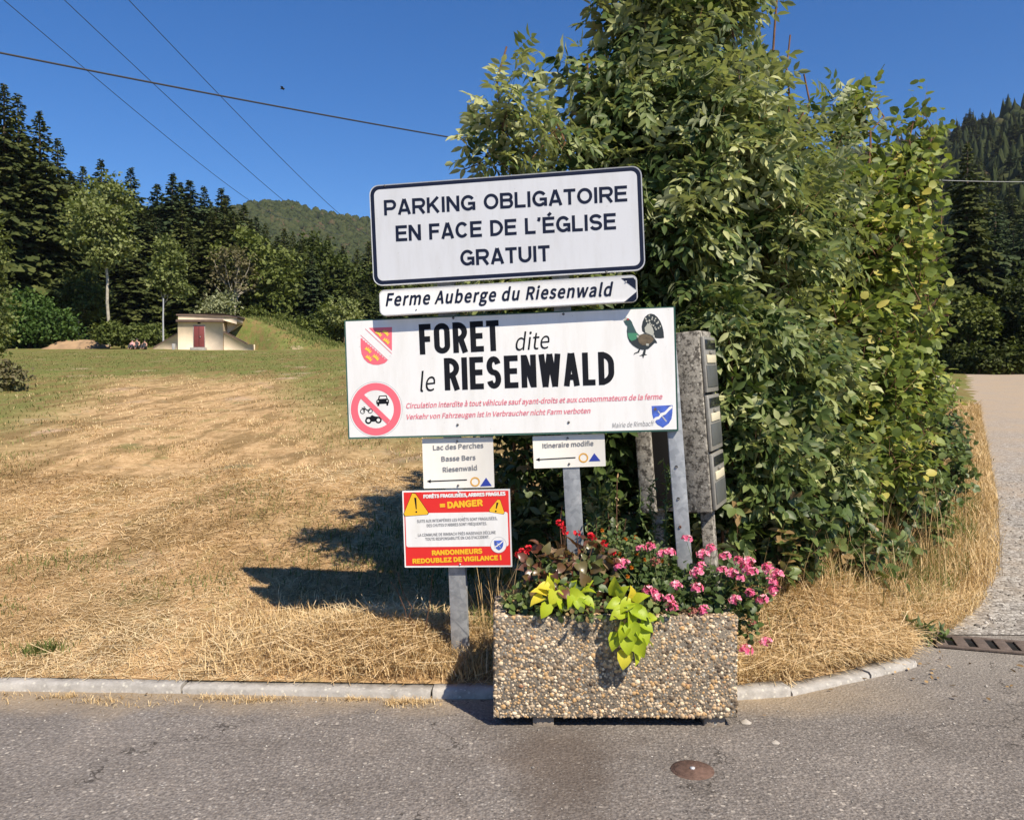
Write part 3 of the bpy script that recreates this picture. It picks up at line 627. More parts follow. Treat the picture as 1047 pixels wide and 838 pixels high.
prism(MB(), [(-.01, -.6), (hx(155), -.6), (hx(156), hzv(355.6)), (-.01, hzv(340.2))], .15, .55).build('wing_wall', M['cream'], hut)
prism(MB(), [(-.02, hzv(340.2)), (hx(156), hzv(355.6)), (hx(156), hzv(354.4)), (-.02, hzv(338.9))], .1, .6).build('wing_coping', M['roofb'], hut)
prism(MB(), [(hx(228.4), hzv(340)), (hx(241.5), hzv(331)), (hx(241.5), hzv(325.6)), (hx(228.4), hzv(325.6))], .9, 1.2).build('side_wall', M['cream'], hut)
box_obj('door_frame', (hx(197.6), -.02, hzv(354.6)), (hx(209.9), .04, hzv(332.3)), M['kerb'], hut, .01)
dr = box_obj('door', (hx(198.3), -.04, hzv(354.5)), (hx(209.2), .05, hzv(333)), M['reddoor'], hut, .02)
MB().box((hx(203.6), -.055, hzv(354.3)), (hx(203.9), -.035, hzv(333.4))).build('door_seam', M['dark'], dr)
MB().box((hx(204.6), -.09, hzv(344.5)), (hx(205.5), -.04, hzv(343.6))).build('handle', M['steel'], dr)
box_obj('step', (hx(196.5), -.5, -.3), (hx(211.5), -.02, hzv(355)), M['kerb'], hut, .02)
box_obj('vent', (hx(202.3), -.05, hzv(330.9)), (hx(205.2), .02, hzv(328.9)), M['dark'], hut, .01)
# mound of earth and dry grass behind the hut
mx = np.linspace(-8.5, 13.5, 60); my = np.linspace(-3.2, 15, 50)
MX, MY = np.meshgrid(mx, my)
prof = np.interp(MX, [-8.5, -2.3, 0, 2, 4.9, 6.5, 8.6, 10.5, 12.2, 13.5], [-.6, .15, 1.2, 2.45, 2.6, 2.15, 1.35, .65, .15, -.6])
fr_ = np.where(MX < 5.4, .62, .62 - 3.4 * sstep(5.4, 9.2, MX)); rise = np.where(MX < 5.4, 1.3, 1.3 + 2.6 * sstep(5.4, 9.2, MX))
MZ = (prof + .4) * sstep(0, 1, (MY - fr_) / rise) * (1 - sstep(8, 15, MY)) - .4 + .06 * np.sin(MX * 2.2) * np.sin(MY * 2.6)
md = structure(grid_mesh('grass_mound', (MX + B0.x, MY + B0.y), MZ + np.maximum(h_field(MX + B0.x, MY + B0.y), B0.z - .4), M['mound']))
tag(box_obj('meter_cabinet', tuple(at(175.8, 357, 67.6) - Vector((0, 0, .3))), tuple(at(179.6, 351.5, 67.9)), M['greybox'], None, .02), 'small grey cabinet standing against the hut wall left of the door', 'cabinet')
mt = MB(); gx = rng.uniform(-6, 12.5, 9000) ; gy = rng.uniform(-2.5, 9, 9000); ii = np.clip(((gx + 8.5) / 22 * 59), 0, 59).astype(int); jj = np.clip(((gy + 3.2) / 18.2 * 49), 0, 49).astype(int)
zz = (MZ + np.maximum(h_field(MX + B0.x, MY + B0.y), B0.z - .4))[jj, ii]; kk = MZ[jj, ii] > -.1
MOUND_PTS = (gx[kk] + B0.x, gy[kk] + B0.y, zz[kk])
pb = at(167, 349, 70)
fp = MB(); fp.tube([pb - Vector((0, 0, .5)), pb + Vector((0, 0, 1.9)), at(167, 305, 70)], [.085, .06, .045], 8)
tag(fp.build('flag_pole', M['pole'], None, True), 'slim pale pole standing left of the cream hut', 'pole')
# bare earth bank at the left end of the hut
ex = np.linspace(-1, 1, 24); EXg, EYg = np.meshgrid(ex, ex)
eb = at(82, 350, 72)
EZ = .95 * np.clip(1 - EXg ** 4, 0, 1) * np.clip(1 - EYg ** 2, 0, 1) + .05 * np.sin(EXg * 19) * np.sin(EYg * 13)
structure(grid_mesh('earth_bank', (eb.x + EXg * 2.6, eb.y + EYg * 2.0), EZ + hz(eb.x, eb.y) - .25, M['mudbank']))

# ================================================================== SIGNS
PSI, ROLL = 0.122, 0.033
NRM = Vector((-math.sin(PSI), -math.cos(PSI), 0))         # towards the viewer
P0 = Vector((0, 4.56, 1.6))
def on_plane(px, py, off=0.0):
    d = ray(px, py); o = Vector((0, 0, CAM_Z)); p = P0 + NRM * off
    return o + d * ((p - o).dot(NRM) / d.dot(NRM))
FONTS = {}
def font(nm):
    if nm not in FONTS:
        f = None
        try:
            d = bpy.utils.system_resource('DATAFILES', path='fonts')
            if d and os.path.exists(os.path.join(d, nm)): f = bpy.data.fonts.load(os.path.join(d, nm))
        except Exception: f = None
        FONTS[nm] = f
    return FONTS[nm]
def text_mesh(s, shear=0, bold=0, fnt='Noto Sans CJK Regular.woff2', track=1.0):
    cu = bpy.data.curves.new('lettering', 'FONT'); cu.body = s; cu.size = 1; cu.shear = shear; cu.offset = bold
    cu.space_character = track; cu.resolution_u = 4
    if font(fnt): cu.font = font(fnt)
    o = bpy.data.objects.new('lettering', cu); COL.objects.link(o)
    bpy.context.view_layer.update()
    me = bpy.data.meshes.new_from_object(o.evaluated_get(bpy.context.evaluated_depsgraph_get()))
    bpy.data.objects.remove(o); bpy.data.curves.remove(cu)
    return me
CAPH = {}
class Sign:
    """a board on the sign plane; pixel positions read off the photo become positions on the board"""
    def __init__(s, name, label, cat, corners, off, thick, roll=None):
        TL, TR, BL, BR = corners; s.off = off
        r_ = ROLL if roll is None else roll
        s.u = Vector((math.cos(PSI) * math.cos(r_), -math.sin(PSI) * math.cos(r_), math.sin(r_)))
        s.v = (-NRM).cross(s.u) * -1
        s.org = on_plane((BL[0] + BR[0]) / 2, (BL[1] + BR[1]) / 2, off)
        Mx = Matrix(((s.u.x, -NRM.x, s.v.x, s.org.x), (s.u.y, -NRM.y, s.v.y, s.org.y), (s.u.z, -NRM.z, s.v.z, s.org.z), (0, 0, 0, 1)))
        s.inv = Mx.inverted()
        s.root = thing(name, label, cat); s.root.matrix_world = Mx
        a = [s.L(*c) for c in (TL, TR, BL, BR)]
        s.x0 = (a[0][0] + a[2][0]) / 2; s.x1 = (a[1][0] + a[3][0]) / 2; s.z1 = (a[0][1] + a[1][1]) / 2; s.z0 = 0.0; s.th = thick
    def L(s, px, py):
        p = s.inv @ on_plane(px, py, s.off); return (p.x, p.z)
    def slab(s, name, mat, ins=0.0, rad=0.0, y0=0.0, y1=None, parent=None, bevel=.0015):
        y1 = s.th if y1 is None else y1
        x0, x1, z0, z1 = s.x0 + ins, s.x1 - ins, s.z0 + ins, s.z1 - ins
        pr = rrect(x0, x1, z0, z1, rad)
        return prism(MB(), pr, y0, y1).build(name, mat, parent or s.root, bevel=bevel)
    def flat(s, name, polys, mat, y=-.0015, parent=None, px=True):
        mb = MB()
        for p in polys:
            q = [s.L(*c) for c in p] if px else p
            tri = np.array(tessellate_polygon([[Vector((x, z, 0)) for x, z in q]]))
            mb.add([(x, y, z) for x, z in q], [tri])
        return mb.build(name, mat, parent or s.root)
    def strip(s, name, outer, inner, mat, y=-.0015, px=True):
        o_ = [s.L(*c) for c in outer] if px else outer; i_ = [s.L(*c) for c in inner] if px else inner; n = len(o_)
        return MB().add([(x, y, z) for x, z in o_ + i_], [np.array([(k, (k+1) % n, (k+1) % n + n, k + n) for k in range(n)])]).build(name, mat, s.root)
    def text(s, string, a, b, cap, mat, shear=0, bold=0.0, y=-.002, track=1.0, fnt='Noto Sans CJK Regular.woff2', boldy=None):
        """bold thickens the strokes by that share of the capital height on each side (boldy: vertically)"""
        A = Vector(s.L(*a)); B = Vector(s.L(*b)); d = B - A
        ch = cap * (s.L(a[0], a[1] - 10)[1] - s.L(*a)[1]) / 10
        me = text_mesh(string, shear, 0, fnt, track)
        if fnt not in CAPH:
            h = text_mesh('H', 0, 0, fnt); CAPH[fnt] = max(v_.co.y for v_ in h.vertices); bpy.data.meshes.remove(h)
        V = np.array([v_.co[:] for v_ in me.vertices]); Ft = [tuple(p.vertices) for p in me.polygons]; bpy.data.meshes.remove(me)
        x0, x1 = V[:, 0].min(), V[:, 0].max(); bx = bold * ch; by = (bold if boldy is None else boldy) * ch
        e = d / d.length; n = Vector((-e.y, e.x)); sx = (d.length - 2 * bx) / (x1 - x0); sy = (ch - 2 * by) / CAPH[fnt]
        mb = MB(); F3 = np.array([f for f in Ft if len(f) == 3]); F4 = [np.array([f]) for f in Ft if len(f) > 3]
        offs = [(0, 0)]
        if bold: offs += [(.5 * math.cos(t), .5 * math.sin(t)) for t in np.arange(6) * math.pi / 3] + [(math.cos(t), math.sin(t)) for t in np.arange(12) * math.pi / 6]
        for i, (ox, oy) in enumerate(offs):
            lx = (V[:, 0] - x0) * sx + bx + ox * bx; ly = V[:, 1] * sy + by + oy * by
            P = np.stack([A.x + e.x * lx + n.x * ly, np.full(len(V), y - i * 3e-5), A.y + e.y * lx + n.y * ly], 1)
            mb.add(P, ([F3] if len(F3) else []) + F4)
        return mb.build('lettering', mat, s.root)
    def bolt(s, px, py, r=.009, mat=None, y=-.006):
        x, z = s.L(px, py); mb = MB(); an = np.arange(8) * np.pi / 4
        V = [(x + r * np.cos(t), 0.001, z + r * np.sin(t)) for t in an] + [(x + r * .75 * np.cos(t), y, z + r * .75 * np.sin(t)) for t in an] + [(x, y * 1.25, z)]
        F4 = np.array([(k, (k+1) % 8, (k+1) % 8 + 8, k + 8) for k in range(8)]); F3 = np.array([(k + 8, (k+1) % 8 + 8, 16) for k in range(8)])
        return mb.add(V, [F4, F3]).build('bolt', mat or M['bolt'], s.root, True)
# drawn capitals: each letter is a set of centre lines given a stroke width
GW_ = dict(zip("PARKINGOBLTEFCDUÉSW ’", (.70, .74, .74, .74, .20, .72, .80, .82, .72, .60, .64, .67, .61, .76, .74, .72, .67, .70, 1.0, .30, .22)))
def glyph(ch, w, t, stad):
    h = t / 2; x0, x1, yb, yt = h, w - h, h, 1 - h; cx = w / 2; rx = (x1 - x0) / 2; ry = min(rx, .3) if stad else (yt - yb) / 2
    def A(cx_, cy_, a, b, d0, d1, n=14): return [(cx_ + a * math.cos(R(d0 + (d1 - d0) * k / n)), cy_ + b * math.sin(R(d0 + (d1 - d0) * k / n))) for k in range(n + 1)]
    bar = lambda x: [(x, 0), (x, 1)]
    if ch == 'I': return [bar(cx)]
    if ch == 'L': return [bar(x0), [(x0, yb), (w, yb)]]
    if ch == 'T': return [bar(cx), [(0, yt), (w, yt)]]
    if ch in 'EÉ': return [bar(x0), [(x0, yb), (w, yb)], [(x0, .52), (w * .93, .52)], [(x0, yt), (w, yt)]] + ([[(cx - .02, 1.07), (cx + .16, 1.24)]] if ch == 'É' else [])
    if ch == 'F': return [bar(x0), [(x0, .50), (w * .92, .50)], [(x0, yt), (w, yt)]]
    if ch == 'N': return [bar(x0), bar(x1), [(x0 + h * .2, 1 - h * .6), (x1 - h * .2, h * .6)]]
    if ch == 'A': return [[(h * .9, 0), (cx - h * .15, 1)], [(w - h * .9, 0), (cx + h * .15, 1)], [(w * .22, .27), (w * .78, .27)]]
    if ch == 'W': return [[(h * .8, 1), (w * .27, 0)], [(w * .27, 0), (w * .5, 1)], [(w * .5, 1), (w * .73, 0)], [(w * .73, 0), (w - h * .8, 1)]]
    if ch == 'K': return [bar(x0), [(w - h * 1.3, 1), (x0, .36)], [(x0 + (w - t) * .36, .56), (w - h * 1.1, 0)]]
    if ch == 'U': return [[(x0, 1), (x0, yb + min(rx, .3))] + A(cx, yb + min(rx, .3), rx, min(rx, .3), 180, 360) + [(x1, 1)]]
    if ch == 'O': return [A(cx, yt - ry, rx, ry, 0, 180) + A(cx, yb + ry, rx, ry, 180, 360) + [(x1, yt - ry)]]
    if ch == 'C': return [A(cx, yt - ry, rx, ry, 38, 180) + A(cx, yb + ry, rx, ry, 180, 322)]
    if ch == 'G': return [A(cx, yt - ry, rx, ry, 35, 180) + A(cx, yb + ry, rx, ry, 180, 318), [(cx, .46), (w, .46)], [(x1, .46), (x1, 0.02)]]
    if ch == 'D':
        r = min(.44, x1 - x0); return [bar(x0), [(x0, yt)] + A(x1 - r, yt - r, r, r, 90, 0) + A(x1 - r, yb + r, r, r, 0, -90) + [(x0, yb)]]
    if ch in 'PRB':
        ym = {'P': .42, 'R': .45, 'B': .53}[ch]; r = (yt - ym) / 2; xr = x1 - (.02 if ch == 'B' else 0)
        o = [bar(x0), [(x0, yt)] + A(xr - r, yt - r, r, r, 90, -90) + [(x0, ym)]]
        if ch == 'R': o.append([(cx + .02, ym), (x1 + h * .1, 0)])
        if ch == 'B': r2 = (ym - yb) / 2; o.append([(x0, ym)] + A(x1 - r2, yb + r2, r2, r2, 90, -90) + [(x0, yb)])
        return o
    if ch == 'S':
        r = (yt - yb) / 4; return [A(cx, yt - r, rx, r, 15, 270) + A(cx, yb + r, rx, r, 90, -165)[1:]]
    if ch == '’': return [[(cx + .01, 1), (cx + .01, .87), (cx - .05, .76)]]
    return []
def glyph_text(S, string, a, b, cap, t, mat, gap=.10, stad=False, y=-.002):
    A = Vector(S.L(*a)); B = Vector(S.L(*b)); d = B - A; e = d / d.length; n = Vector((-e.y, e.x))
    ch = cap * (S.L(a[0], a[1] - 10)[1] - S.L(*a)[1]) / 10
    nat = sum(GW_[c] for c in string); sc = (d.length / ch - gap * (len(string) - 1)) / nat
    mb = MB(); x = 0; k = 0
    for c in string:
        wd = GW_[c] * sc if c != 'I' else t
        if c == 'I': wd = GW_[c] * sc; 
        for ln in glyph(c, wd, t, stad):
            P = np.array(ln, float); dd = np.gradient(P, axis=0); dd /= np.linalg.norm(dd, axis=1)[:, None] + 1e-9; nn = np.stack([-dd[:, 1], dd[:, 0]], 1) * t / 2
            Q = np.vstack([P + nn, P - nn]) * ch; m = len(P); Q[:, 0] += x * ch; k += 1
            V = np.stack([A.x + e.x * Q[:, 0] + n.x * Q[:, 1], np.full(2 * m, y - (k % 9) * 4e-5), A.y + e.y * Q[:, 0] + n.y * Q[:, 1]], 1)
            mb.add(V, [np.array([(i, i + 1, m + i + 1, m + i) for i in range(m - 1)])])
        x += wd + gap
    return mb.build('lettering', mat, S.root)
def rrect(x0, x1, z0, z1, r, n=7):
    if r <= 0: return [(x0, z0), (x1, z0), (x1, z1), (x0, z1)]
    P = []
    for cx, cz, a0 in ((x1 - r, z0 + r, -90), (x1 - r, z1 - r, 0), (x0 + r, z1 - r, 90), (x0 + r, z0 + r, 180)):
        for k in range(n): t = R(a0 + 90 * k / (n - 1)); P.append((cx + r * math.cos(t), cz + r * math.sin(t)))
    return P
def circ(cx, cy, rx, ry=None, n=40): return [(cx + rx * math.cos(2 * math.pi * k / n), cy + (ry or rx) * math.sin(2 * math.pi * k / n)) for k in range(n)]

# --- PARKING board
S = Sign('parking_sign', 'large pale rounded board with navy border reading PARKING OBLIGATOIRE, topmost of the signs', 'sign', ((378, 188), (656, 171), (381, 291), (660, 277.5)), .035, .03, .042)
S.slab('panel', M['rim'], 0, .052, 0, .03)
w_ = .006
S.strip('border', rrect(S.x0 + w_, S.x1 - w_, S.z0 + w_, S.z1 - w_, .047), rrect(S.x0 + .026, S.x1 - .026, S.z0 + .026, S.z1 - .026, .032), M['navy'], -.0012, px=False)
S.flat('face', [rrect(S.x0 + .0262, S.x1 - .0262, S.z0 + .0262, S.z1 - .0262, .0315)], M['offw'], -.0010, px=False)
glyph_text(S, 'PARKING OBLIGATOIRE', (393, 220.5), (641.5, 206), 15.8, .19, M['navy'], .10)
glyph_text(S, 'EN FACE DE L’ÉGLISE', (405, 247), (630, 234.5), 16.2, .19, M['navy'], .10)
glyph_text(S, 'GRATUIT', (471, 272), (562.5, 267), 16.2, .19, M['navy'], .10)
for p in ((393.5, 190), (620, 278)): S.bolt(*p, r=.007)
# --- farm inn arrow board
S = Sign('direction_sign', 'narrow white arrow board with black italic writing fixed under the parking board', 'sign', ((387, 295.5), (651, 282), (389, 322), (652.5, 309)), .06, .055, .044)
S.slab('panel', M['white'], 0, .03, 0, .055)
S.strip('border', rrect(S.x0 + .002, S.x1 - .002, S.z0 + .002, S.z1 - .002, .028), rrect(S.x0 + .005, S.x1 - .005, S.z0 + .005, S.z1 - .005, .025), M['lightgrey'], -.0008, px=False)
S.text('Ferme Auberge du Riesenwald', (394.5, 313), (627.5, 302.5), 13.2, M['navy'], .24, .034, track=1.06)
S.flat('arrow_mark', [[(635, 284.5), (647.5, 283.8), (650, 286.5), (650.2, 296.0)], [(651, 298), (651, 305.5), (648, 308.2), (638, 308.9)]], M['navy'])
for p in ((426, 316), (640, 288)): S.bolt(*p, r=.005, mat=M['rim'])

# --- the large FORET board
S = Sign('forest_sign', 'wide white board with dark green edge reading FORET dite le RIESENWALD, largest of the signs', 'sign', ((352.5, 327.5), (690, 313), (355.5, 449.5), (694, 440)), 0.0, .022, .031)
S.slab('panel', M['greenedge'], 0, .004, 0, .022)
S.flat('face', [rrect(S.x0 + .008, S.x1 - .009, S.z0 + .010, S.z1 - .007, .003)], M['white'], -.0008, px=False)
BOLD = .085
glyph_text(S, 'FORET', (429.5, 362.5), (511, 358.5), 31.0, .185, M['black'], .10, True)
S.text('dite', (527.5, 358.5), (562.5, 356), 17.5, M['black'], .22, .0)
S.text('le', (430, 400.5), (446, 399), 19.5, M['black'], .22, .0)
glyph_text(S, 'RIESENWALD', (455, 399), (628.5, 393), 33.0, .175, M['black'], .10, True)
S.text('Circulation interdite à tout véhicule sauf ayant-droits et aux consommateurs de la ferme', (415.5, 417.5), (677.5, 408), 5.4, M['pinktext'], .22, .03)
S.text('Verkehr von Fahrzeugen ist in Verbraucher nicht Farm verboten', (416, 428.7), (604, 422.3), 5.2, M['pinktext'], .22, .03)
S.text('Mairie de Rimbach', (626, 437.3), (668, 435.2), 4.9, M['greyp'], .22, .0)
for p in ((463.5, 325), (576, 321), (468, 434), (581.5, 431.5)): S.bolt(*p, r=.008)
# crest: red shield split by a white bend with fringed edges, three crowns either side
def z1(x, y): return (345 + x / 5.59, 310 + y / 5.59)
up = [(180, 141), (312, 136), (312, 272)]
edge = []
for k in range(12):
    f = k / 11; x, y = 312 + (180 - 312) * f, 272 + (141 - 272) * f
    edge += [(x, y), (x - 9, y + 3 - 12)] if k < 11 else [(x, y)]
lowl = [(133, 200)]
for k in range(1, 12):
    f = k / 11; x, y = 133 + (284 - 133) * f, 200 + (330 - 200) * f
    lowl += [(x - 3, y - 11), (x, y)]
curve = [(270, 342), (235, 352), (205, 351), (175, 340), (152, 318), (138, 288), (133, 250)]
crest = S.flat('shield_emblem', [[z1(*p) for p in up[:2] + edge], [z1(*p) for p in lowl + curve]], M['pinkred'])
def crown(cx, cy, r=19, rot=40):
    P = [(-1, .7), (-1, -.5), (-.55, .05), (-.32, -.75), (0, .0), (.32, -.75), (.55, .05), (1, -.5), (1, .7), (.5, .45), (-.5, .45)]
    c_, s_ = math.cos(R(rot)), math.sin(R(rot))
    return [z1(cx + r * (x * c_ - y * s_), cy + r * (x * s_ + y * c_)) for x, y in P]
cr = [(238, 172), (278, 168), (282, 214), (178, 266), (182, 312), (222, 308)]
S.flat('shield_charge', [crown(*p) for p in cr], M['yellowp'], -.0025, parent=crest)
ln = lambda x0, y0, x1, y1, t: [z1(x0 + t, y0 - t), z1(x1 + t, y1 - t), z1(x1 - t, y1 + t), z1(x0 - t, y0 + t)]
S.flat('shield_line', [ln(160, 146, 312, 288, .9), ln(133, 182, 290, 326, .9)], M['pinkred'], -.002, parent=crest)
# round no-vehicles mark
cx, cy = 384.4, 418.2
S.strip('ring_outline', circ(cx, cy, 27.2, 28.4), circ(cx, cy, 26.8, 28.0), M['lightgrey'], -.0012)
S.strip('prohibition_ring', circ(cx, cy, 25.6, 26.9), circ(cx, cy, 18.4, 19.5), M['pinkred'], -.0014)
S.flat('prohibition_bar', [[z1(130, 540), z1(150, 520), z1(303, 668), z1(284, 690)]], M['pinkred'], -.0019)
car = [(223, 556), (232, 548), (238, 528), (281, 525), (288, 545), (295, 552), (295, 570), (291, 572), (291, 583), (281, 584), (280, 573), (240, 575), (240, 586), (229, 587), (229, 576), (223, 574)]
S.flat('car_symbol', [[z1(*p) for p in car]], M['black'], -.0017)
S.flat('car_symbol_glass', [[z1(*p) for p in [(240, 546), (244, 533), (277, 531), (282, 544)]], [z1(*p) for p in circ(233, 560, 4, n=10)], [z1(*p) for p in circ(285, 557, 4, n=10)]], M['white'], -.0026)
def bikepolys(cx, cy, k):
    w1, w2 = circ(cx - 22 * k, cy + 6 * k, 15 * k, n=16), circ(cx + 24 * k, cy + 3 * k, 15 * k, n=16)
    body = [(cx - 34 * k, cy - 10 * k), (cx - 14 * k, cy - 12 * k), (cx - 6 * k, cy - 20 * k), (cx + 8 * k, cy - 14 * k), (cx + 30 * k, cy - 12 * k), (cx + 34 * k, cy - 4 * k), (cx + 14 * k, cy + 2 * k), (cx + 8 * k, cy + 10 * k), (cx - 8 * k, cy + 10 * k), (cx - 14 * k, cy - 2 * k), (cx - 30 * k, cy - 4 * k)]
    return w1, w2, body
w1, w2, body = bikepolys(205, 663, 1.25)
S.flat('motorcycle_symbol', [[z1(*p) for p in q] for q in (w1, w2, body)], M['black'], -.0017)
S.flat('motorcycle_symbol_hub', [[z1(*p) for p in circ(205 - 27, 670, 10, n=12)], [z1(*p) for p in circ(205 + 30, 667, 10, n=12)]], M['white'], -.0026)
w1, w2, body = bikepolys(165, 612, .95)
thin = [[(140, 596), (160, 600), (178, 612), (186, 606), (190, 610), (178, 618), (158, 606), (139, 601)], [(146, 618), (158, 598), (163, 600), (150, 620)], [(150, 590), (160, 592), (159, 597), (150, 595)]]
S.flat('moped_symbol', [[z1(*p) for p in q] for q in thin], M['black'], -.0017)
for q in (w1, w2):
    ccx = sum(p[0] for p in q) / len(q); ccy = sum(p[1] for p in q) / len(q)
    S.strip('moped_symbol_wheel', [z1(*p) for p in q], [z1(ccx + (p[0] - ccx) * .72, ccy + (p[1] - ccy) * .72) for p in q], M['black'], -.0016)
# grouse picture
def z2(x, y): return (600 + x / 5.587, 300 + y / 5.587)
tail = [(316, 215), (313, 190), (319, 160), (331, 135), (348, 120), (366, 115), (386, 120), (404, 136), (420, 160), (432, 190), (439, 222), (441, 254), (420, 257), (398, 256), (380, 250), (352, 232), (330, 228)]
bodyp = [(229, 215), (236, 198), (250, 185), (262, 176), (270, 196), (284, 222), (300, 238), (326, 228), (356, 234), (380, 248), (398, 272), (402, 284), (388, 282), (370, 300), (350, 318), (318, 322), (290, 314), (262, 296), (244, 276), (233, 250)]
headp = [(212, 158), (219, 150), (224, 140), (238, 142), (250, 152), (258, 164), (266, 186), (250, 200), (232, 200), (231, 186), (222, 178), (214, 164)]
S.flat('grouse_tail', [[z2(*p) for p in tail]], M['bird_dark'], -.0012)
spots = []
rs = random.Random(3)
for a in np.linspace(1.15, 3.5, 9):
    for rr in (62, 88, 108):
        x = 352 + rr * math.cos(a) * -.6 + 12; y = 236 - rr * math.sin(a) * .98 + rs.uniform(-6, 6)
        spots.append([z2(x + 5 * math.cos(t) * rs.uniform(.5, 1.3), y + 7 * math.sin(t) * rs.uniform(.5, 1.3)) for t in np.linspace(0, 5.5, 6)])
inner = [(334, 222), (330, 196), (345, 176), (360, 172), (376, 196), (384, 222), (378, 244), (356, 232)]
S.flat('grouse_tail_pattern', spots[:18], M['bird_pale'], -.0020)
S.flat('grouse_tail_coverts', [[z2(*p) for p in inner]], M['bird_pale'], -.0017)
S.flat('grouse_body', [[z2(*p) for p in bodyp]], M['bird_dark'], -.0023)
S.flat('grouse_head', [[z2(*p) for p in headp]], M['bird_teal'], -.0026)
S.flat('grouse_neck', [[z2(*p) for p in [(232, 190), (266, 184), (280, 214), (272, 232), (240, 232), (229, 214)]]], M['bird_teal'], -.0029)
S.flat('grouse_breast', [[z2(*p) for p in [(231, 226), (284, 226), (296, 240), (280, 262), (256, 272), (240, 258)]]], M['bird_green'], -.0032)
S.flat('grouse_wing', [[z2(*p) for p in [(288, 244), (310, 234), (340, 232), (366, 240), (384, 262), (372, 278), (350, 296), (318, 296), (296, 280)]]], M['bird_brown'], -.0035)
S.flat('grouse_wing_mark', [[z2(*p) for p in [(282, 240), (292, 238), (298, 246), (290, 254)]], [z2(*p) for p in [(340, 285), (356, 288), (352, 300), (338, 298)]], [z2(*p) for p in [(376, 232), (386, 238), (390, 256), (378, 250)]]], M['bird_pale'], -.0038)
S.flat('grouse_wattle', [[z2(*p) for p in [(228, 146), (238, 143), (241, 150), (231, 152)]]], M['crimson'], -.0032)
S.flat('grouse_beak', [[z2(*p) for p in [(210, 154), (222, 136), (232, 140), (226, 150), (216, 158)]]], M['bird_pale'], -.0034)
legs = [[(298, 314), (306, 318), (298, 338), (278, 344), (266, 352), (272, 340), (290, 332)], [(326, 318), (338, 318), (334, 346), (346, 350), (328, 354), (322, 372), (316, 356), (298, 358), (318, 346)], [(290, 342), (302, 336), (296, 354), (284, 356)]]
for q in legs[:2]: S.flat('grouse_leg', [[z2(*p) for p in q]], M['bird_dark'], -.0016)
# blue town shield, used on two boards
def town_shield(S, q, y=-.0014):
    sh = [q(370, 642), q(490, 637), q(489, 680), q(484, 715), q(468, 742), q(434, 766), q(402, 748), q(382, 722), q(373, 690)]
    o = S.flat('town_shield', [sh], M['shield'], y)
    S.flat('shield_band', [[q(376, 722), q(392, 706), q(410, 702), q(424, 682), q(444, 676), q(470, 648), q(486, 640), q(489, 652), q(470, 668), q(450, 690), q(430, 698), q(412, 718), q(396, 722), q(386, 738)]], M['white'], y - .001, parent=o)
    S.flat('shield_sun', [[q(391 + (11 if k % 2 else 6) * math.cos(k * math.pi / 8), 660 + (11 if k % 2 else 6) * math.sin(k * math.pi / 8)) for k in range(16)]], M['bird_brown'], y - .001, parent=o)
    S.flat('shield_staff', [[q(404, 672), q(409, 668), q(458, 728), q(452, 733)]], M['lightgrey'], y - .0007, parent=o)
town_shield(S, z2)
# --- small hiking boards
def z3(x, y): return (400 + x / 5.585, 440 + y / 5.585)
S = Sign('hiking_sign', 'small cream board listing Lac des Perches, Basse Bers and Riesenwald with a left arrow', 'sign', ((431.7, 448.5), (503.8, 446.5), (433, 499.8), (505.6, 497.5)), -.024, .004, .03)
S.slab('panel', M['cream_s'], 0, .004)
for st, a, b_ in (('Lac des Perches', (443, 460.0), (494.5, 457.5)), ('Basse Bers', (451.5, 471.5), (486.5, 469.8)), ('Riesenwald', (453, 482.5), (488, 480.3))):
    S.text(st, a, b_, 5.0, M['greyp'], 0, .03)
def arrow(S, x0, y0, x1, y1):
    S.flat('arrow_mark', [[(x0, y0), (x0 + 4, y0 - 1.9), (x0 + 4, y0 - .55), (x1, y1 - .55), (x1, y1 + .55), (x0 + 4, y0 + .55), (x0 + 4, y0 + 1.8)]], M['black'])
arrow(S, 436.5, 491.8, 477.5, 490.3)
S.strip('ring_mark', circ(485.8, 492.3, 4.9), circ(485.8, 492.3, 3.5), M['ochre'])
S.flat('triangle_mark', [[(491, 497), (497, 488.0), (502.8, 496.4)]], M['blue'])
for p in ((467.5, 451), (468.5, 496)): S.bolt(*p, r=.007)
S = Sign('hiking_sign', 'small cream board reading Itineraire modifie with a left arrow above the middle post', 'sign', ((544, 446.8), (617.5, 442.3), (546.5, 479.5), (619.8, 475.5)), -.024, .004, .045)
S.slab('panel', M['cream_s'], 0, .004)
S.text('Itineraire modifie', (555, 458), (607, 455.3), 4.9, M['greyp'], 0, .03)
arrow(S, 547.8, 469.6, 588.5, 467.6)
S.strip('ring_mark', circ(596.6, 467.8, 4.9), circ(596.6, 467.8, 3.5), M['ochre'])
S.flat('triangle_mark', [[(602, 471.5), (607.6, 463.0), (614, 471.0)]], M['blue'])
for p in ((580.3, 447.8), (582, 474)): S.bolt(*p, r=.007)
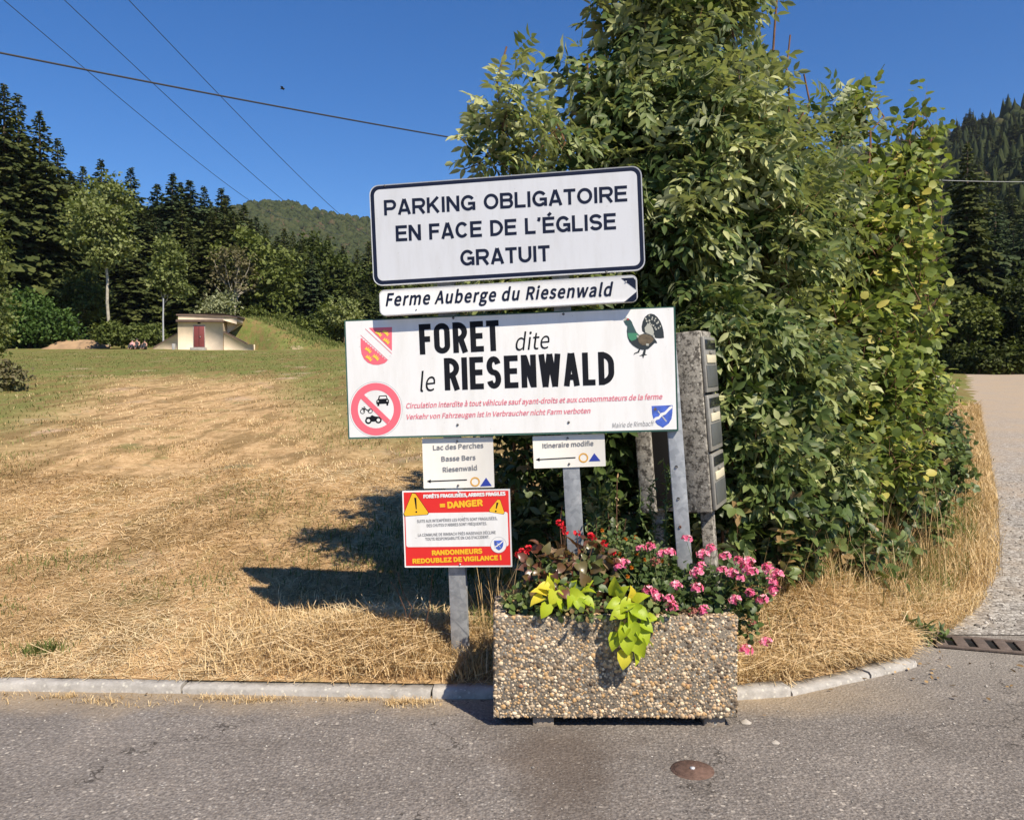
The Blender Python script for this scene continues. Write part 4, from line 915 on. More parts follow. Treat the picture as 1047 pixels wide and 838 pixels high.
# --- red danger board
S = Sign('danger_sign', 'red and white danger board with yellow warning triangles on the left post', 'sign', ((411.8, 502.2), (521.5, 499), (413.3, 581.8), (523.5, 577.2)), .004, .005, .032)
S.slab('panel', M['white'], 0, .003)
S.flat('red_face', [rrect(S.x0 + .008, S.x1 - .008, S.z0 + .009, S.z1 - .009, 0)], M['red'], -.0008, px=False)
a, b_ = S.L(415.6, 559), S.L(519, 523)
S.flat('white_field', [rrect(a[0], b_[0], a[1], b_[1], .012)], M['white'], -.0014, px=False)
S.text('FORÊTS FRAGILISÉES, ARBRES FRAGILES', (433, 509.3), (517, 506.3), 3.9, M['white'], 0, .085)
S.text('= DANGER', (450, 520.2), (494, 517), 7.0, M['amber'], 0, .085)
for st, a, b_ in (('SUITE AUX INTEMPÉRIES LES FORÊTS SONT FRAGILISÉES,', (426.5, 534.2), (508.5, 531)), ("DES CHUTES D'ARBRES SONT FRÉQUENTES.", (436.5, 538.5), (498, 536.3)),
                  ('LA COMMUNE DE RIMBACH PRÈS MASEVAUX DÉCLINE', (427.5, 548.3), (507, 545.4)), ("TOUTE RESPONSABILITÉ EN CAS D'ACCIDENT.", (435, 552.4), (500.5, 550))):
    S.text(st, a, b_, 3.0, M['greyp'], 0, .03)
S.text('RANDONNEURS', (441.8, 567.6), (493.3, 565.6), 5.3, M['amber'], 0, .085)
S.text('REDOUBLEZ DE VIGILANCE !', (422, 576), (513, 572.2), 5.1, M['amber'], 0, .085)
for tri, ex_ in (([(421.5, 503.2), (425, 504), (438.6, 524), (437.5, 526), (413.8, 527.8), (412.6, 525)], [(424.7, 508.5), (425.8, 520.2), (425.8, 523)]), ([(509, 510), (511.5, 510.5), (516, 524), (514.8, 525.6), (500.8, 523.3), (500, 521)], [(508.8, 513.5), (507.4, 519.8), (507, 522.3)])):
    k = S.flat('warning_triangle', [tri], M['black'], -.0020)
    cx = sum(p[0] for p in tri) / 6; cy = sum(p[1] for p in tri) / 6
    S.flat('triangle_face', [[(cx + (x - cx) * .95, cy + (y - cy) * .95) for x, y in tri]], M['amber'], -.0027, parent=k)
    (xa, ya), (xb, yb), (xc, yc) = ex_
    S.flat('exclamation_mark', [[(xa - 1.1, ya), (xa + 1.1, ya), (xb + .5, yb), (xb - .5, yb)], circ(xc, yc, .95, n=10)], M['black'], -.0033, parent=k)
S.flat('badge', [circ(509.8, 556.7, 8.2, 8.3)], M['white'], -.0018)
S.strip('badge_ring', circ(509.8, 556.7, 8.2, 8.3), circ(509.8, 556.7, 7.8, 7.9), M['lightgrey'], -.0023)
town_shield(S, lambda x, y: (510 + (x - 430) / 12.5, 557 + (y - 700) / 12.5), -.0026)
for p in ((468.7, 503), (470.5, 576.5)): S.bolt(*p, r=.005, mat=M['rim'])

# --- posts: galvanised H sections, leaning a little to the left at the top
def post(top, bot, width_px, label, off, bolts=()):
    b = on_plane(*bot, off); t = on_plane(*top, off)
    z = (t - b).normalized(); wid = width_px * b.y / F
    x = Vector((math.cos(PSI), -math.sin(PSI), 0)); x = (x - z * x.dot(z)).normalized(); y = z.cross(x)
    root = thing('sign_post', label, 'post'); root.matrix_world = Matrix(((x.x, y.x, z.x, b.x), (x.y, y.y, z.y, b.y), (x.z, y.z, z.z, b.z), (0, 0, 0, 1)))
    h = (t - b).length; w2, d, tf = wid / 2, .05, .0045
    P = [(-w2, 0), (w2, 0), (w2, tf), (tf * .6, tf), (tf * .6, d - tf), (w2, d - tf), (w2, d), (-w2, d), (-w2, d - tf), (-tf * .6, d - tf), (-tf * .6, tf), (-w2, tf)]
    tri = np.array(tessellate_polygon([[Vector((*p, 0)) for p in P]])); n = len(P)
    MB().add([(*p, -.35) for p in P] + [(*p, h) for p in P], [tri[:, ::-1], tri + n, np.array([(i, (i+1) % n, (i+1) % n + n, i + n) for i in range(n)])]).build('section', M['galv'], root, bevel=.0012)
    for (px, py), mt in bolts:
        q = root.matrix_world.inverted() @ on_plane(px, py, off)
        an = np.arange(8) * np.pi / 4; r = .009
        V = [(q.x + r * np.cos(a_), .001, q.z + r * np.sin(a_)) for a_ in an] + [(q.x + r * .7 * np.cos(a_), -.008, q.z + r * .7 * np.sin(a_)) for a_ in an]
        MB().add(V, [np.array([(k, (k+1) % 8, (k+1) % 8 + 8, k + 8) for k in range(8)]), np.array([[15, 14, 13, 12, 11, 10, 9, 8]])]).build('bolt', mt, root)
post((452, 200), (470.5, 672), 17.5, 'galvanised steel post carrying the red danger board, leftmost of the three sign posts', -.032)
post((568, 190), (592, 625), 17.0, 'galvanised steel post below the Itineraire modifie board, middle one of the three', -.032)
post((682, 330), (704, 625), 15.0, 'galvanised steel post with bolts along it beside the letterboxes', -.026, [((691.5, 477), M['bolt']), ((693.5, 509.5), M['bolt']), ((695.3, 538.5), M['rustbolt'])])

# ------------------------------------------------------------------ letterbox block on its stand
FI = R(25)
fdir = Vector((math.sin(FI), math.cos(FI), 0)); sdir = Vector((-math.cos(FI), math.sin(FI), 0))   # along the doors, along the side facing us
cb = at(728.5, 524, 4.80); ctop = at(714.5, 338, 4.80)
lean = (ctop - cb).normalized()
zv = lean; xv = -sdir; xv = (xv - zv * xv.dot(zv)).normalized(); yv = zv.cross(xv)
Mx = Matrix(((xv.x, yv.x, zv.x, cb.x), (xv.y, yv.y, zv.y, cb.y), (xv.z, yv.z, zv.z, cb.z), (0, 0, 0, 1)))
lb = thing('letterbox_block', 'weathered lichen covered concrete letterbox block behind the right end of the forest board', 'letterbox'); lb.matrix_world = Mx
HH = (ctop - cb).length; DW = .34
# local: x towards the doors (0 = door plane), -x back, y along the door side, z up
box_obj('front_wall', (-.150, 0, 0), (-.002, .05, HH), M['oldcon'], lb, .008)
box_obj('back_pillar', (-.43, 0, 0), (-.335, .05, HH), M['oldcon'], lb, .008)
box_obj('recess_shade', (-.335, .03, .03), (-.150, .045, HH), M['dark'], lb, .002)  # near-black sheet: its colour stands in for the shade in the open recess
box_obj('top_slab', (-.43, .05, HH - .05), (-.002, DW, HH + .004), M['oldcon'], lb, .008)
box_obj('bottom_slab', (-.43, .05, .002), (-.002, DW, .05), M['oldcon'], lb, .008)
box_obj('back_wall', (-.43, .05, .05), (-.40, DW, HH - .05), M['oldcon'], lb, .004)
box_obj('far_wall', (-.40, DW - .05, .05), (-.002, DW - .002, HH - .05), M['oldcon'], lb, .004)
dh = (HH - .03) / 3
for k in range(3):
    z0 = .012 + k * dh; z1_ = z0 + dh - .016
    fr = box_obj('door', (0.001, .008, z0), (.022, DW - .01, z1_), M['steel'], lb, .004)
    box_obj('flap', (.022, .028, z0 + .03), (.027, DW - .03, z0 + dh * .46), M['doorgrey'], fr, .002)
    box_obj('name_card', (.022, .05, z0 + dh * .50), (.029, DW - .05, z0 + dh * .64), M['ivory'], fr, .002)
    box_obj('lock', (.022, .13, z0 + dh * .66), (.036, .20, z0 + dh * .71), M['steel'], fr, .002)
    box_obj('slot', (.022, .035, z0 + dh * .74), (.028, DW - .035, z0 + dh * .90), M['glassdark'], fr, .002)
gz = hz(cb.x, cb.y + .1) - cb.z - .3
for x in (-.40, -.10):
    box_obj('leg', (x, .12, gz), (x + .07, .20, 0.0), M['oldcon'], lb, .004)

# ------------------------------------------------------------------ planter of washed pebbles
PX0, PX1, PY0, PY1, PZ0, PZ1 = -.085, 1.07, 3.92, 4.335, .048, .532
pl = thing('planter', 'rectangular pebble faced concrete planter standing on blocks in front of the signs', 'planter', ((PX0 + PX1) / 2, (PY0 + PY1) / 2, PZ0))
ctr = Vector(pl.location); W2, D2, H2, TH = (PX1 - PX0) / 2, (PY1 - PY0) / 2, PZ1 - PZ0, .055
mb = MB()
o_ = [(-W2, -D2), (W2, -D2), (W2, D2), (-W2, D2)]; i_ = [(-W2 + TH, -D2 + TH), (W2 - TH, -D2 + TH), (W2 - TH, D2 - TH), (-W2 + TH, D2 - TH)]
V = [(*p, 0) for p in o_] + [(*p, H2) for p in o_] + [(*p, H2) for p in i_] + [(*p, .08) for p in i_]
mb.add(V, [np.array([(0, 3, 2, 1), (12, 13, 14, 15)] + [(k, (k+1) % 4, (k+1) % 4 + 4, k + 4) for k in range(4)] + [(k + 4, (k+1) % 4 + 4, (k+1) % 4 + 8, k + 8) for k in range(4)] + [(k + 8, (k+1) % 4 + 8, (k+1) % 4 + 12, k + 12) for k in range(4)])])
mb.build('shell', M['matrix'], pl, bevel=.008)
# each pebble a little dome set in the face
ring = [(0, 0, 1)] + [(.62 * math.cos(t), .62 * math.sin(t), .78) for t in np.arange(6) * math.pi / 3] + [(math.cos(t), math.sin(t), 0) for t in np.arange(6) * math.pi / 3 + .3]
DT = np.array(ring); DF = [np.array([(0, 1 + k, 1 + (k+1) % 6) for k in range(6)]), np.array([(1 + k, 7 + k, 7 + (k+1) % 6, 1 + (k+1) % 6) for k in range(6)])]
pb_ = MB()
def pebble_face(org, ux, uz, nrm, wx, hz_, step=.0142):
    nx, nz = int(wx / step), int(hz_ / (step * .88))
    I, J = np.meshgrid(np.arange(nx), np.arange(nz)); I = I.ravel(); J = J.ravel(); n = len(I)
    a = np.clip((I + .5 + .5 * (J % 2) - .25) / nx * wx + rng.normal(0, .0032, n), .004, wx - .004)
    b = np.clip((J + .5) / nz * hz_ + rng.normal(0, .0032, n), .004, hz_ - .004)
    r = np.clip(rng.lognormal(-4.86, .34, n), .0035, .0150); asp = rng.uniform(.62, 1.0, n); th = rng.uniform(0, 3.14, n)
    ux, uz, nrm = map(np.array, (ux, uz, nrm))
    x_ = DT[None, :, 0] * r[:, None]; z_ = DT[None, :, 1] * (r * asp)[:, None]; y_ = DT[None, :, 2] * (r * .46)[:, None] - .001
    x_ = x_ * rng.uniform(.86, 1.14, x_.shape); z_ = z_ * rng.uniform(.86, 1.14, z_.shape)
    xr = x_ * np.cos(th)[:, None] - z_ * np.sin(th)[:, None]; zr = x_ * np.sin(th)[:, None] + z_ * np.cos(th)[:, None]
    P = np.array(org)[None, None] + (a[:, None] + xr)[..., None] * ux + (b[:, None] + zr)[..., None] * uz + y_[..., None] * nrm
    offs = (np.arange(n) * len(DT))[:, None, None]
    pb_.add(P.reshape(-1, 3), [(f[None] + offs).reshape(-1, f.shape[1]) for f in DF], np.repeat(rng.random(n), len(DT)))
e_ = .0
pebble_face((-W2, -D2, 0), (1, 0, 0), (0, 0, 1), (0, -1, 0), 2 * W2, H2)
pebble_face((-W2, D2, 0), (0, -1, 0), (0, 0, 1), (-1, 0, 0), 2 * D2, H2)
pebble_face((W2, -D2, 0), (0, 1, 0), (0, 0, 1), (1, 0, 0), 2 * D2, H2)
pebble_face((-W2, -D2, H2), (1, 0, 0), (0, 1, 0), (0, 0, 1), 2 * W2, TH)
pebble_face((-W2, D2 - TH, H2), (1, 0, 0), (0, 1, 0), (0, 0, 1), 2 * W2, TH)
pebble_face((-W2, -D2 + TH, H2), (1, 0, 0), (0, 1, 0), (0, 0, 1), TH, 2 * D2 - 2 * TH)
pebble_face((W2 - TH, -D2 + TH, H2), (1, 0, 0), (0, 1, 0), (0, 0, 1), TH, 2 * D2 - 2 * TH)
pb_.build('pebble_facing', M['pebble'], pl, True)
sx, sy = np.linspace(-W2 + TH, W2 - TH, 40), np.linspace(-D2 + TH, D2 - TH, 16); SX, SY = np.meshgrid(sx, sy)
SZ = H2 - .03 + .05 * np.cos(SX * 2.2) * np.cos(SY * 5) + rng.normal(0, .004, SX.shape)
so_ = grid_mesh('soil', (SX, SY), SZ, M['soil']); so_.parent = pl
for x, lab in ((.135, 'small concrete block under the left end of the planter'), (.955, 'small concrete block under the right end of the planter')):
    box = MB().box((x - .035, 3.945, -.02), (x + .065, 4.10, PZ0 - .001)); tag(box.build('support_block', M['block'], None, bevel=.004), lab, 'block')
for x, y, s_, lab in ((1.13, 3.98, .030, 'pale chipped stone on the asphalt by the right end of the planter'), (1.20, 3.75, .022, 'small white stone lying on the road in front of the kerb corner')):
    V = np.array([(0, 0, 1), (1, 0, .1), (.3, .8, .1), (-.8, .5, .1), (-.7, -.6, .1), (.4, -.8, .1)]) * s_ * np.array([1, 1, .7]) + np.array([x, y, 0])
    tag(MB().add(V, [np.array([(0, 1, 2), (0, 2, 3), (0, 3, 4), (0, 4, 5), (0, 5, 1)])]).build('stone', M['stone']), lab, 'stone')

# ------------------------------------------------------------------ iron valve cover and drain grate
vc = on_z(708, 787, 0)
cov = thing('valve_cover', 'small round rusty valve cover set in the asphalt in front of the planter', 'valve cover', vc)
def disc(mb, r, z0, z1, n=32, r2=None):
    an = np.arange(n) * 2 * np.pi / n; r2 = r if r2 is None else r2
    V = [(r * np.cos(t), r * np.sin(t), z0) for t in an] + [(r2 * np.cos(t), r2 * np.sin(t), z1) for t in an]
    return mb.add(V, [np.array([(k, (k+1) % n, (k+1) % n + n, k + n) for k in range(n)]), np.array([list(range(n, 2 * n))])])
disc(MB(), .093, -.01, .004, r2=.090).build('frame', M['iron'], cov)
disc(MB(), .078, .004, .008, r2=.076).build('lid', M['iron'], cov)
disc(MB(), .011, .008, .013, n=6).build('bolt', M['rim'], cov)
ga, gb = on_z(953, 655, .006), on_z(1062, 664, .006)
gd = (gb - ga); gd.z = 0; gl = gd.length; gd.normalize(); gn = Vector((-gd.y, gd.x, 0))
gr = thing('drain_grate', 'brown iron drain grate across the foot of the gravel track', 'drain'); gr.matrix_world = Matrix(((gd.x, gn.x, 0, ga.x), (gd.y, gn.y, 0, ga.y), (0, 0, 1, .004), (0, 0, 0, 1)))
GL = gl * 1.9; GW = .27
MB().box((0, -GW / 2 + .01, 0), (GL, GW / 2 - .01, .003)).build('gutter', M['dark'], gr)
for y in (-GW / 2, GW / 2 - .03): box_obj('rail', (0, y, .0005), (GL, y + .03, .016), M['grate'], gr, .003)
k = 0; x = .01
while x < GL - .06:
    box_obj('bar', (x, -GW / 2 + .03, .0032), (x + .068, GW / 2 - .03, .014), M['grate'], gr, .003); x += .118

# ------------------------------------------------------------------ overhead lines
def sag(a, b, n, s):
    a, b = np.array(a), np.array(b); f = np.linspace(0, 1, n)[:, None]; P = a + (b - a) * f; P[:, 2] -= (s * 4 * f * (1 - f))[:, 0]; return P
a, b = at(-90, 36, 11), at(760, 186, 22)
tag(MB().tube(sag(a, b, 40, .14), .0135, 6).build('power_cable', M['cable'], None, True), 'thick black cable sagging across the sky to the tall bush', 'cable')
m_ = at(9, 58.5, 12.0)
for i, ((x0, y0), (x1, y1)) in enumerate((((-8, -10), (300, 224)), ((55, -10), (350, 240)), ((122, -10), (390, 244)))):
    tag(MB().tube(sag(at(x0, y0, 45), at(x1, y1, 420), 60, 3.5), np.linspace(.022, .10, 60), 5).build('overhead_wire', M['wire'], None, True),
        ('thin overhead wire crossing the sky, leftmost of three', 'thin overhead wire crossing the sky, middle one of three', 'thin overhead wire crossing the sky, rightmost of three')[i], 'wire', 'overhead wires crossing the sky')
tag(MB().tube(sag(at(900, 181, 40), at(1130, 184, 40), 30, .15), .011, 5).build('telephone_wire', M['pole'], None, True), 'thin pale wire in front of the dark wooded hill at right', 'wire')
# a bird, far up
bp = at(288.5, 91, 60); mb = MB()
mb.tube([bp + Vector((-.16, .05, 0)), bp + Vector((-.05, 0, .02)), bp + Vector((.1, -.02, .02)), bp + Vector((.2, -.04, .02))], [.01, .05, .055, .01], 6)
for s_ in (-1, 1): mb.add([bp + Vector((-.06, 0, .03)), bp + Vector((.1, 0, .03)), bp + Vector((.12, s_ * .25, .09)), bp + Vector((-.02, s_ * .42, .05))], [np.array([(0, 1, 2, 3)])])
tag(mb.build('bird', M['cloth_d'], None, True), 'tiny dark bird flying in the clear sky above the cable', 'bird')

# ================================================================== TREES AND SHRUBS FARTHER OFF
def conifer(name, H, Rr, mat, seed, label, wh=.46, bare_h=.04):
    global rng
    keep = rng; rng = np.random.default_rng(seed)
    root = thing(name, label, 'tree')
    t = MB(); t.tube([(0, 0, -.5), (.05, 0, H * .4), (0, .04, H * .8), (0, 0, H * .985)], [.30 * H / 25, .22 * H / 25, .10 * H / 25, .02], 7); t.build('trunk', M['bark'], root, True)
    mb = MB(); P, D, L, W, T = [], [], [], [], []
    hgt = H * bare_h
    while hgt < H * .985:
        f = hgt / H; r = Rr * (1 - f) ** .92 * (.85 + .3 * math.sin(hgt * 1.9 + seed) * math.sin(hgt * .7)) * (1 if f > .1 else .8) + .07
        nb = 9 if f < .8 else 6
        a0 = rng.uniform(0, 6.28)
        for b in range(nb):
            a = a0 + b * 6.283 / nb + rng.normal(0, .22); rb = r * rng.uniform(.5, 1.25)
            up = .35 * (f - .42) + rng.normal(0, .06); k = max(2, int(rb / .40))
            tone = np.clip(.5 + rng.normal(0, .2), 0, 1)
            for j in range(k):
                q = (j + .8) / k; rr = rb * q
                z = hgt + rr * up - .13 * rr * rr / max(rb, .5) + rng.normal(0, .06)
                base = (math.cos(a) * rr * .8, math.sin(a) * rr * .8, z)
                for sd_ in ((-1, 0, 1) if j == k - 1 else (-1, 1)):
                    aa = a + sd_ * .75 + rng.normal(0, .2)
                    P.append(base); D.append((math.cos(aa), math.sin(aa), -.55 + .7 * max(f - .7, 0) + rng.normal(0, .25)))
                    l = (.34 + .32 * rb * (1.12 - q * .7) / 1.5) * rng.uniform(.7, 1.2) * min(1, .42 + rb * .5); L.append(min(l, 1.3)); W.append(min(l, 1.3) * .55); T.append(np.clip(tone + .22 * (q - .5) + rng.normal(0, .1), 0, 1))
        hgt += wh * (1 - .45 * f) * rng.uniform(.85, 1.15)
    P = np.array(P); D = np.array(D)
    Rd = unit(P * np.array([1, 1, 0])); leaves(mb, P, D, UP * .55 + Rd * .75 + rv(len(P), .38), np.array(L), np.array(W), np.array(T), QUAD)
    top = np.array([[0, 0, H * .95]] * 8); leaves(mb, top, np.stack([np.cos(np.arange(8) * .785) * .25, np.sin(np.arange(8) * .785) * .25, np.ones(8)], 1), rv(8), .05 * H * .7, .16, .7, TRI)
    mb.build('crown', mat, root); rng = keep
    return root
def broadleaf(name, label, base, lobes, mat, nleaf, lsz, trunk_top, tr, seed, limbs=7, trunk_mat='bark', group=None, cat='tree', clump=26, tone=.5, inner=.35):
    """lobes are relative to the base: x, y, z, rx, ry, rz"""
    global rng
    keep = rng; rng = np.random.default_rng(seed)
    root = thing(name, label, cat, base, group)
    nc = max(4, nleaf // clump)
    Pc, O, idx = lobes_sample(lobes, nc, inner)
    crad = lsz * 2.4
    t = np.repeat(np.clip(rng.normal(tone, .2, nc), 0, 1), clump)
    P = np.repeat(Pc, clump, 0) + rv(nc * clump, 1) * crad * np.array([1, 1, .6]) * .55
    Oc = np.repeat(O, clump, 0); n = len(P)
    D = unit(Oc * .5 + rv(n, .7) - UP * .15); LN = UP * .7 + Oc * .5 + rv(n, .4)
    mb = MB(); leaves(mb, P, D, LN, lsz * rng.uniform(.6, 1.25, n), lsz * rng.uniform(.5, .9, n), np.clip(t + rng.normal(0, .12, n), 0, 1), QUAD)
    mb.build('crown', mat, root)
    tb = MB(); tt = np.array(trunk_top, float)
    tb.tube(wav((0, 0, -.4), tt, 6, tr * .5), np.linspace(tr, tr * .6, 6), 7)
    sel = rng.choice(nc, min(limbs, nc), replace=False)
    for i in sel: tb.tube(wav(tt * rng.uniform(.7, 1.0), Pc[i] * .92 + tt * .08, 5, .12), np.linspace(tr * .5, tr * .1, 5), 5)
    tb.build('trunk', M[trunk_mat], root, True); rng = keep
    return root

protos = [conifer('spruce_tree', 25, 5.4, M['spruce'], 11, 'x'), conifer('spruce_tree', 22, 5.0, M['spruce'], 12, 'x', .48), conifer('fir_tree', 20, 5.2, M['fir'], 13, 'x', .44), conifer('spruce_tree', 17, 4.3, M['spruce'], 14, 'x', .46)]
PH = [25, 22, 20, 17]; used = set()
def put_conifer(px, ytop, Y, kind, label, group=None, wide=1.0):
    p = at(px, 400, Y); z = hz(p.x, Y); top = at(px, ytop, Y).z
    s_ = (top - z) / PH[kind]
    o = protos[kind] if kind not in used else copy_tree(protos[kind]); used.add(kind)
    o.location = (p.x, Y, z - .1); o.rotation_euler = (0, 0, random.uniform(0, 6.28)); o.scale = (s_ * wide, s_ * wide, s_)
    o['label'] = label
    if group: o['group'] = group
    return o
G1 = 'conifers of the dense wood behind the field'
LC = 'dark conifer in the dense wood behind the field, among many alike'
big = [(8, 80, 78, 0, 'very tall dark spruce at the left edge of the photo, tallest of the wood'), (22, 92, 84, 1, 'tall spruce just right of the tallest one at the left edge'), (44, 108, 80, 0, 'tall pointed spruce left of the pale trunked ash tree'),
       (-22, 70, 80, 0, 'tall dark spruce cut by the left edge of the photo'), (62, 138, 86, 1, 'spruce with a bare pointed top just behind the pale trunked ash tree'), (106, 160, 98, 3, 'thin spruce top rising behind the crown of the pale trunked ash tree'),
       (136, 168, 100, 2, 'dark blue green fir behind the right side of the ash crown')]
for i_ in range(26):
    px = random.uniform(60, 330); Y = random.uniform(92, 118); put_conifer(px, np.interp(px, [60, 130, 240, 330], [172, 192, 206, 252]) + random.uniform(-6, 22), Y, random.choice((0, 1, 2, 3)), LC, G1, random.uniform(1.2, 1.8))
for px, yt, Y, k, lab in big: put_conifer(px, yt, Y, k, lab, None, 1.3)
row = [(80, 165, 96, 1), (122, 185, 104, 3), (158, 180, 110, 2), (174, 178, 108, 2), (186, 188, 112, 3), (199, 178, 110, 2), (213, 192, 112, 2), (226, 186, 114, 2), (238, 196, 116, 2), (249, 212, 120, 3), (262, 222, 122, 2), (276, 232, 124, 1), (288, 236, 126, 2), (300, 240, 120, 1), (313, 238, 118, 3),
       (326, 246, 122, 1), (338, 240, 120, 1), (352, 250, 122, 3), (366, 254, 124, 1), (380, 252, 122, 1), (396, 256, 124, 3), (412, 262, 126, 1), (430, 262, 126, 1), (452, 266, 128, 3), (-48, 82, 84, 1), (-75, 90, 84, 0), (-100, 100, 86, 0)]
for px, yt, Y, k in row: put_conifer(px + random.uniform(-3, 3), yt + random.uniform(-7, 5), Y, k, LC, G1, random.uniform(1.25, 1.75)).rotation_euler[0] = random.uniform(-.03, .03)
for i in range(34):
    px = random.uniform(-110, 470); Y = random.uniform(88, 106)
    yt = np.interp(px, [-110, 60, 110, 180, 250, 320, 470], [120, 165, 205, 226, 250, 268, 282]) + random.uniform(-4, 26)
    put_conifer(px, yt, Y, random.choice((0, 1, 1, 2, 3)), LC, G1, random.uniform(1.2, 1.7))
# left foreground of the wood
def bl(name, label, px, pbase, Y, lob_px, mat, nleaf, lsz, tr, seed, ttop, **kw):
    """lobes given by picture position and radius in picture units at that distance"""
    b = at(px, pbase, Y); b.z = hz(b.x, Y); s_ = Y / F
    lobes = []
    for (lx, ly, rx_, ry_) in lob_px:
        q = at(lx, ly, Y) - b; lobes.append((q.x, q.y + random.uniform(-.5, .5) * rx_ * s_, q.z, rx_ * s_, rx_ * s_ * .9, ry_ * s_))
    tq = at(ttop[0], ttop[1], Y) - b
    return broadleaf(name, label, b, lobes, mat, nleaf, lsz, tq, tr, seed, **kw)
bl('ash_tree', 'slender ash tree with a long pale bare trunk standing in front of the conifers', 111, 350, 74, [(104, 196, 20, 18), (97, 222, 24, 20), (112, 235, 22, 20), (90, 246, 16, 14), (118, 208, 16, 18), (105, 262, 18, 12), (122, 255, 12, 10)], M['lightleaf'], 5200, .30, .16, 31, (108, 235), trunk_mat='palebark', inner=.2, tone=.6)
bl('birch_tree', 'small light green tree with a thin leaning trunk left of the hut', 163, 350, 76, [(172, 256, 12, 12), (176, 274, 14, 12), (168, 288, 15, 10), (180, 294, 12, 9)], M['lightleaf'], 2400, .28, .10, 32, (169, 292), trunk_mat='palebark', inner=.2, tone=.45)
bl('plum_tree', 'low round tree with a short grey trunk above the bare earth bank', 80, 346, 78, [(82, 296, 22, 18), (66, 312, 16, 14), (98, 308, 16, 14), (80, 316, 22, 10)], M['broad'], 3400, .28, .10, 33, (80, 322), trunk_mat='palebark', tone=.4)
bl('walnut_tree', 'broad yellow green tree behind the hut to the right of the half bare one', 262, 350, 92, [(250, 258, 34, 22), (268, 272, 30, 24), (280, 292, 26, 22), (240, 284, 24, 22), (290, 310, 18, 16), (258, 312, 30, 18)], M['broad'], 6000, .42, .22, 34, (260, 300), trunk_mat='palebark', tone=.8)
bl('dying_tree', 'half bare brownish tree with several pale trunks behind the hut', 240, 350, 88, [(232, 268, 20, 18), (246, 262, 16, 16), (226, 292, 16, 18), (248, 290, 18, 20)], M['brownleaf'], 1500, .30, .14, 35, (240, 300), trunk_mat='palebark', limbs=26, inner=.3)
for (dx, t_) in ((-10, 268), (9, 275)):
    pass
bl('willow_shrub', 'pale grey green willow shrub directly behind the roof of the hut', 225, 345, 84, [(222, 311, 14, 13), (232, 317, 12, 10), (212, 318, 11, 10)], M['palewillow'], 1800, .26, .06, 36, (223, 325), cat='shrub')
for i, (px, py, rx_, ry_, Y, lab) in enumerate(((30, 318, 26, 20, 74, 'rounded bright green shrub at the left end of the field'), (56, 332, 20, 18, 72, 'green shrub beside the bare earth bank'), (6, 328, 22, 24, 70, 'bushy green shrub cut by the left edge of the photo'))):
    bl('field_shrub', lab, px, 350, Y, [(px, py, rx_, ry_), (px - 8, py + 8, rx_ * .7, ry_ * .6), (px + 9, py + 7, rx_ * .7, ry_ * .6)], M['greenshrub'], 3600, .26, .06, 40 + i, (px, py), cat='shrub', tone=.55)
for i, (px, py, rx_, ry_, Y, lab) in enumerate(((112, 340, 13, 10, 70, 'low dark green bush at the foot of the pale trunked ash tree'), (136, 342, 16, 9, 71, 'low dark green bush behind the seated group'), (154, 342, 11, 9, 72, 'low dark green bush against the pale pole'))):
    bl('field_shrub', lab, px, 354, Y, [(px, py, rx_, ry_), (px + 5, py + 4, rx_ * .8, ry_ * .6)], M['broad'], 2200, .24, .05, 50 + i, (px, py), cat='shrub', tone=.55)
hedge_l = ['yellow green bush at the top of the grassy mound', 'green bush on the shoulder of the grassy mound', 'green bush half way down behind the grassy mound', 'green bush behind the lower end of the grassy mound', 'broad bush at the foot of the wood just left of the sign boards', 'pale leaved bush at the left edge of the forest board']
for i, (px, py, rx_, ry_, Y) in enumerate(((262, 326, 14, 9, 88), (284, 332, 16, 10, 87), (305, 338, 15, 11, 86), (324, 342, 13, 14, 85), (338, 332, 16, 20, 86), (352, 318, 12, 12, 84))):
    bl('hedge_bush', hedge_l[i], px, 352, Y, [(px, py, rx_, ry_), (px - 6, py + 5, rx_ * .7, ry_ * .7), (px + 7, py + 6, rx_ * .7, ry_ * .7)], M['lightleaf'] if i in (5,) else M['broad'], 2600, .28, .06, 60 + i, (px, py), cat='shrub', tone=.75)
mid_l = ['dark round tree in the wood left of the forest board', 'tall dull green tree in the wood above the grassy mound', 'dull green tree in the wood just left of the sign boards', 'dark broadleaf tree between the walnut and the sign boards', 'dark broadleaf tree behind the sign boards at left', 'dark broadleaf tree hidden mostly by the sign boards']
for i, (px, yt, Y, wd) in enumerate(((300, 262, 100, 26), (322, 242, 106, 24), (346, 258, 104, 26), (312, 288, 96, 24), (372, 266, 104, 30), (410, 272, 104, 34))):
    bl('woodland_tree', mid_l[i], px, 350, Y, [(px, yt + 24, wd * .8, 24), (px - wd * .4, yt + 46, wd * .8, 22), (px + wd * .45, yt + 50, wd * .8, 24), (px, yt + 70, wd, 26)], M['broad'], 5200, .45, .2, 70 + i, (px, yt + 50), tone=.3)
# bushes near the left edge of the field
bl('edge_bush', 'yellowish green bush poking in from the left edge of the photo', -12, 400, 27, [(-8, 260, 15, 36), (-10, 310, 17, 40), (-12, 345, 20, 26)], M['lightleaf'], 3400, .12, .05, 81, (-10, 300), cat='shrub', tone=.3)
bl('dry_bush', 'low brownish dry bush in the grass at the left edge of the photo', -2, 402, 24, [(0, 384, 17, 13), (10, 388, 12, 8)], M['brownleaf'], 1800, .11, .03, 82, (0, 390), cat='shrub')

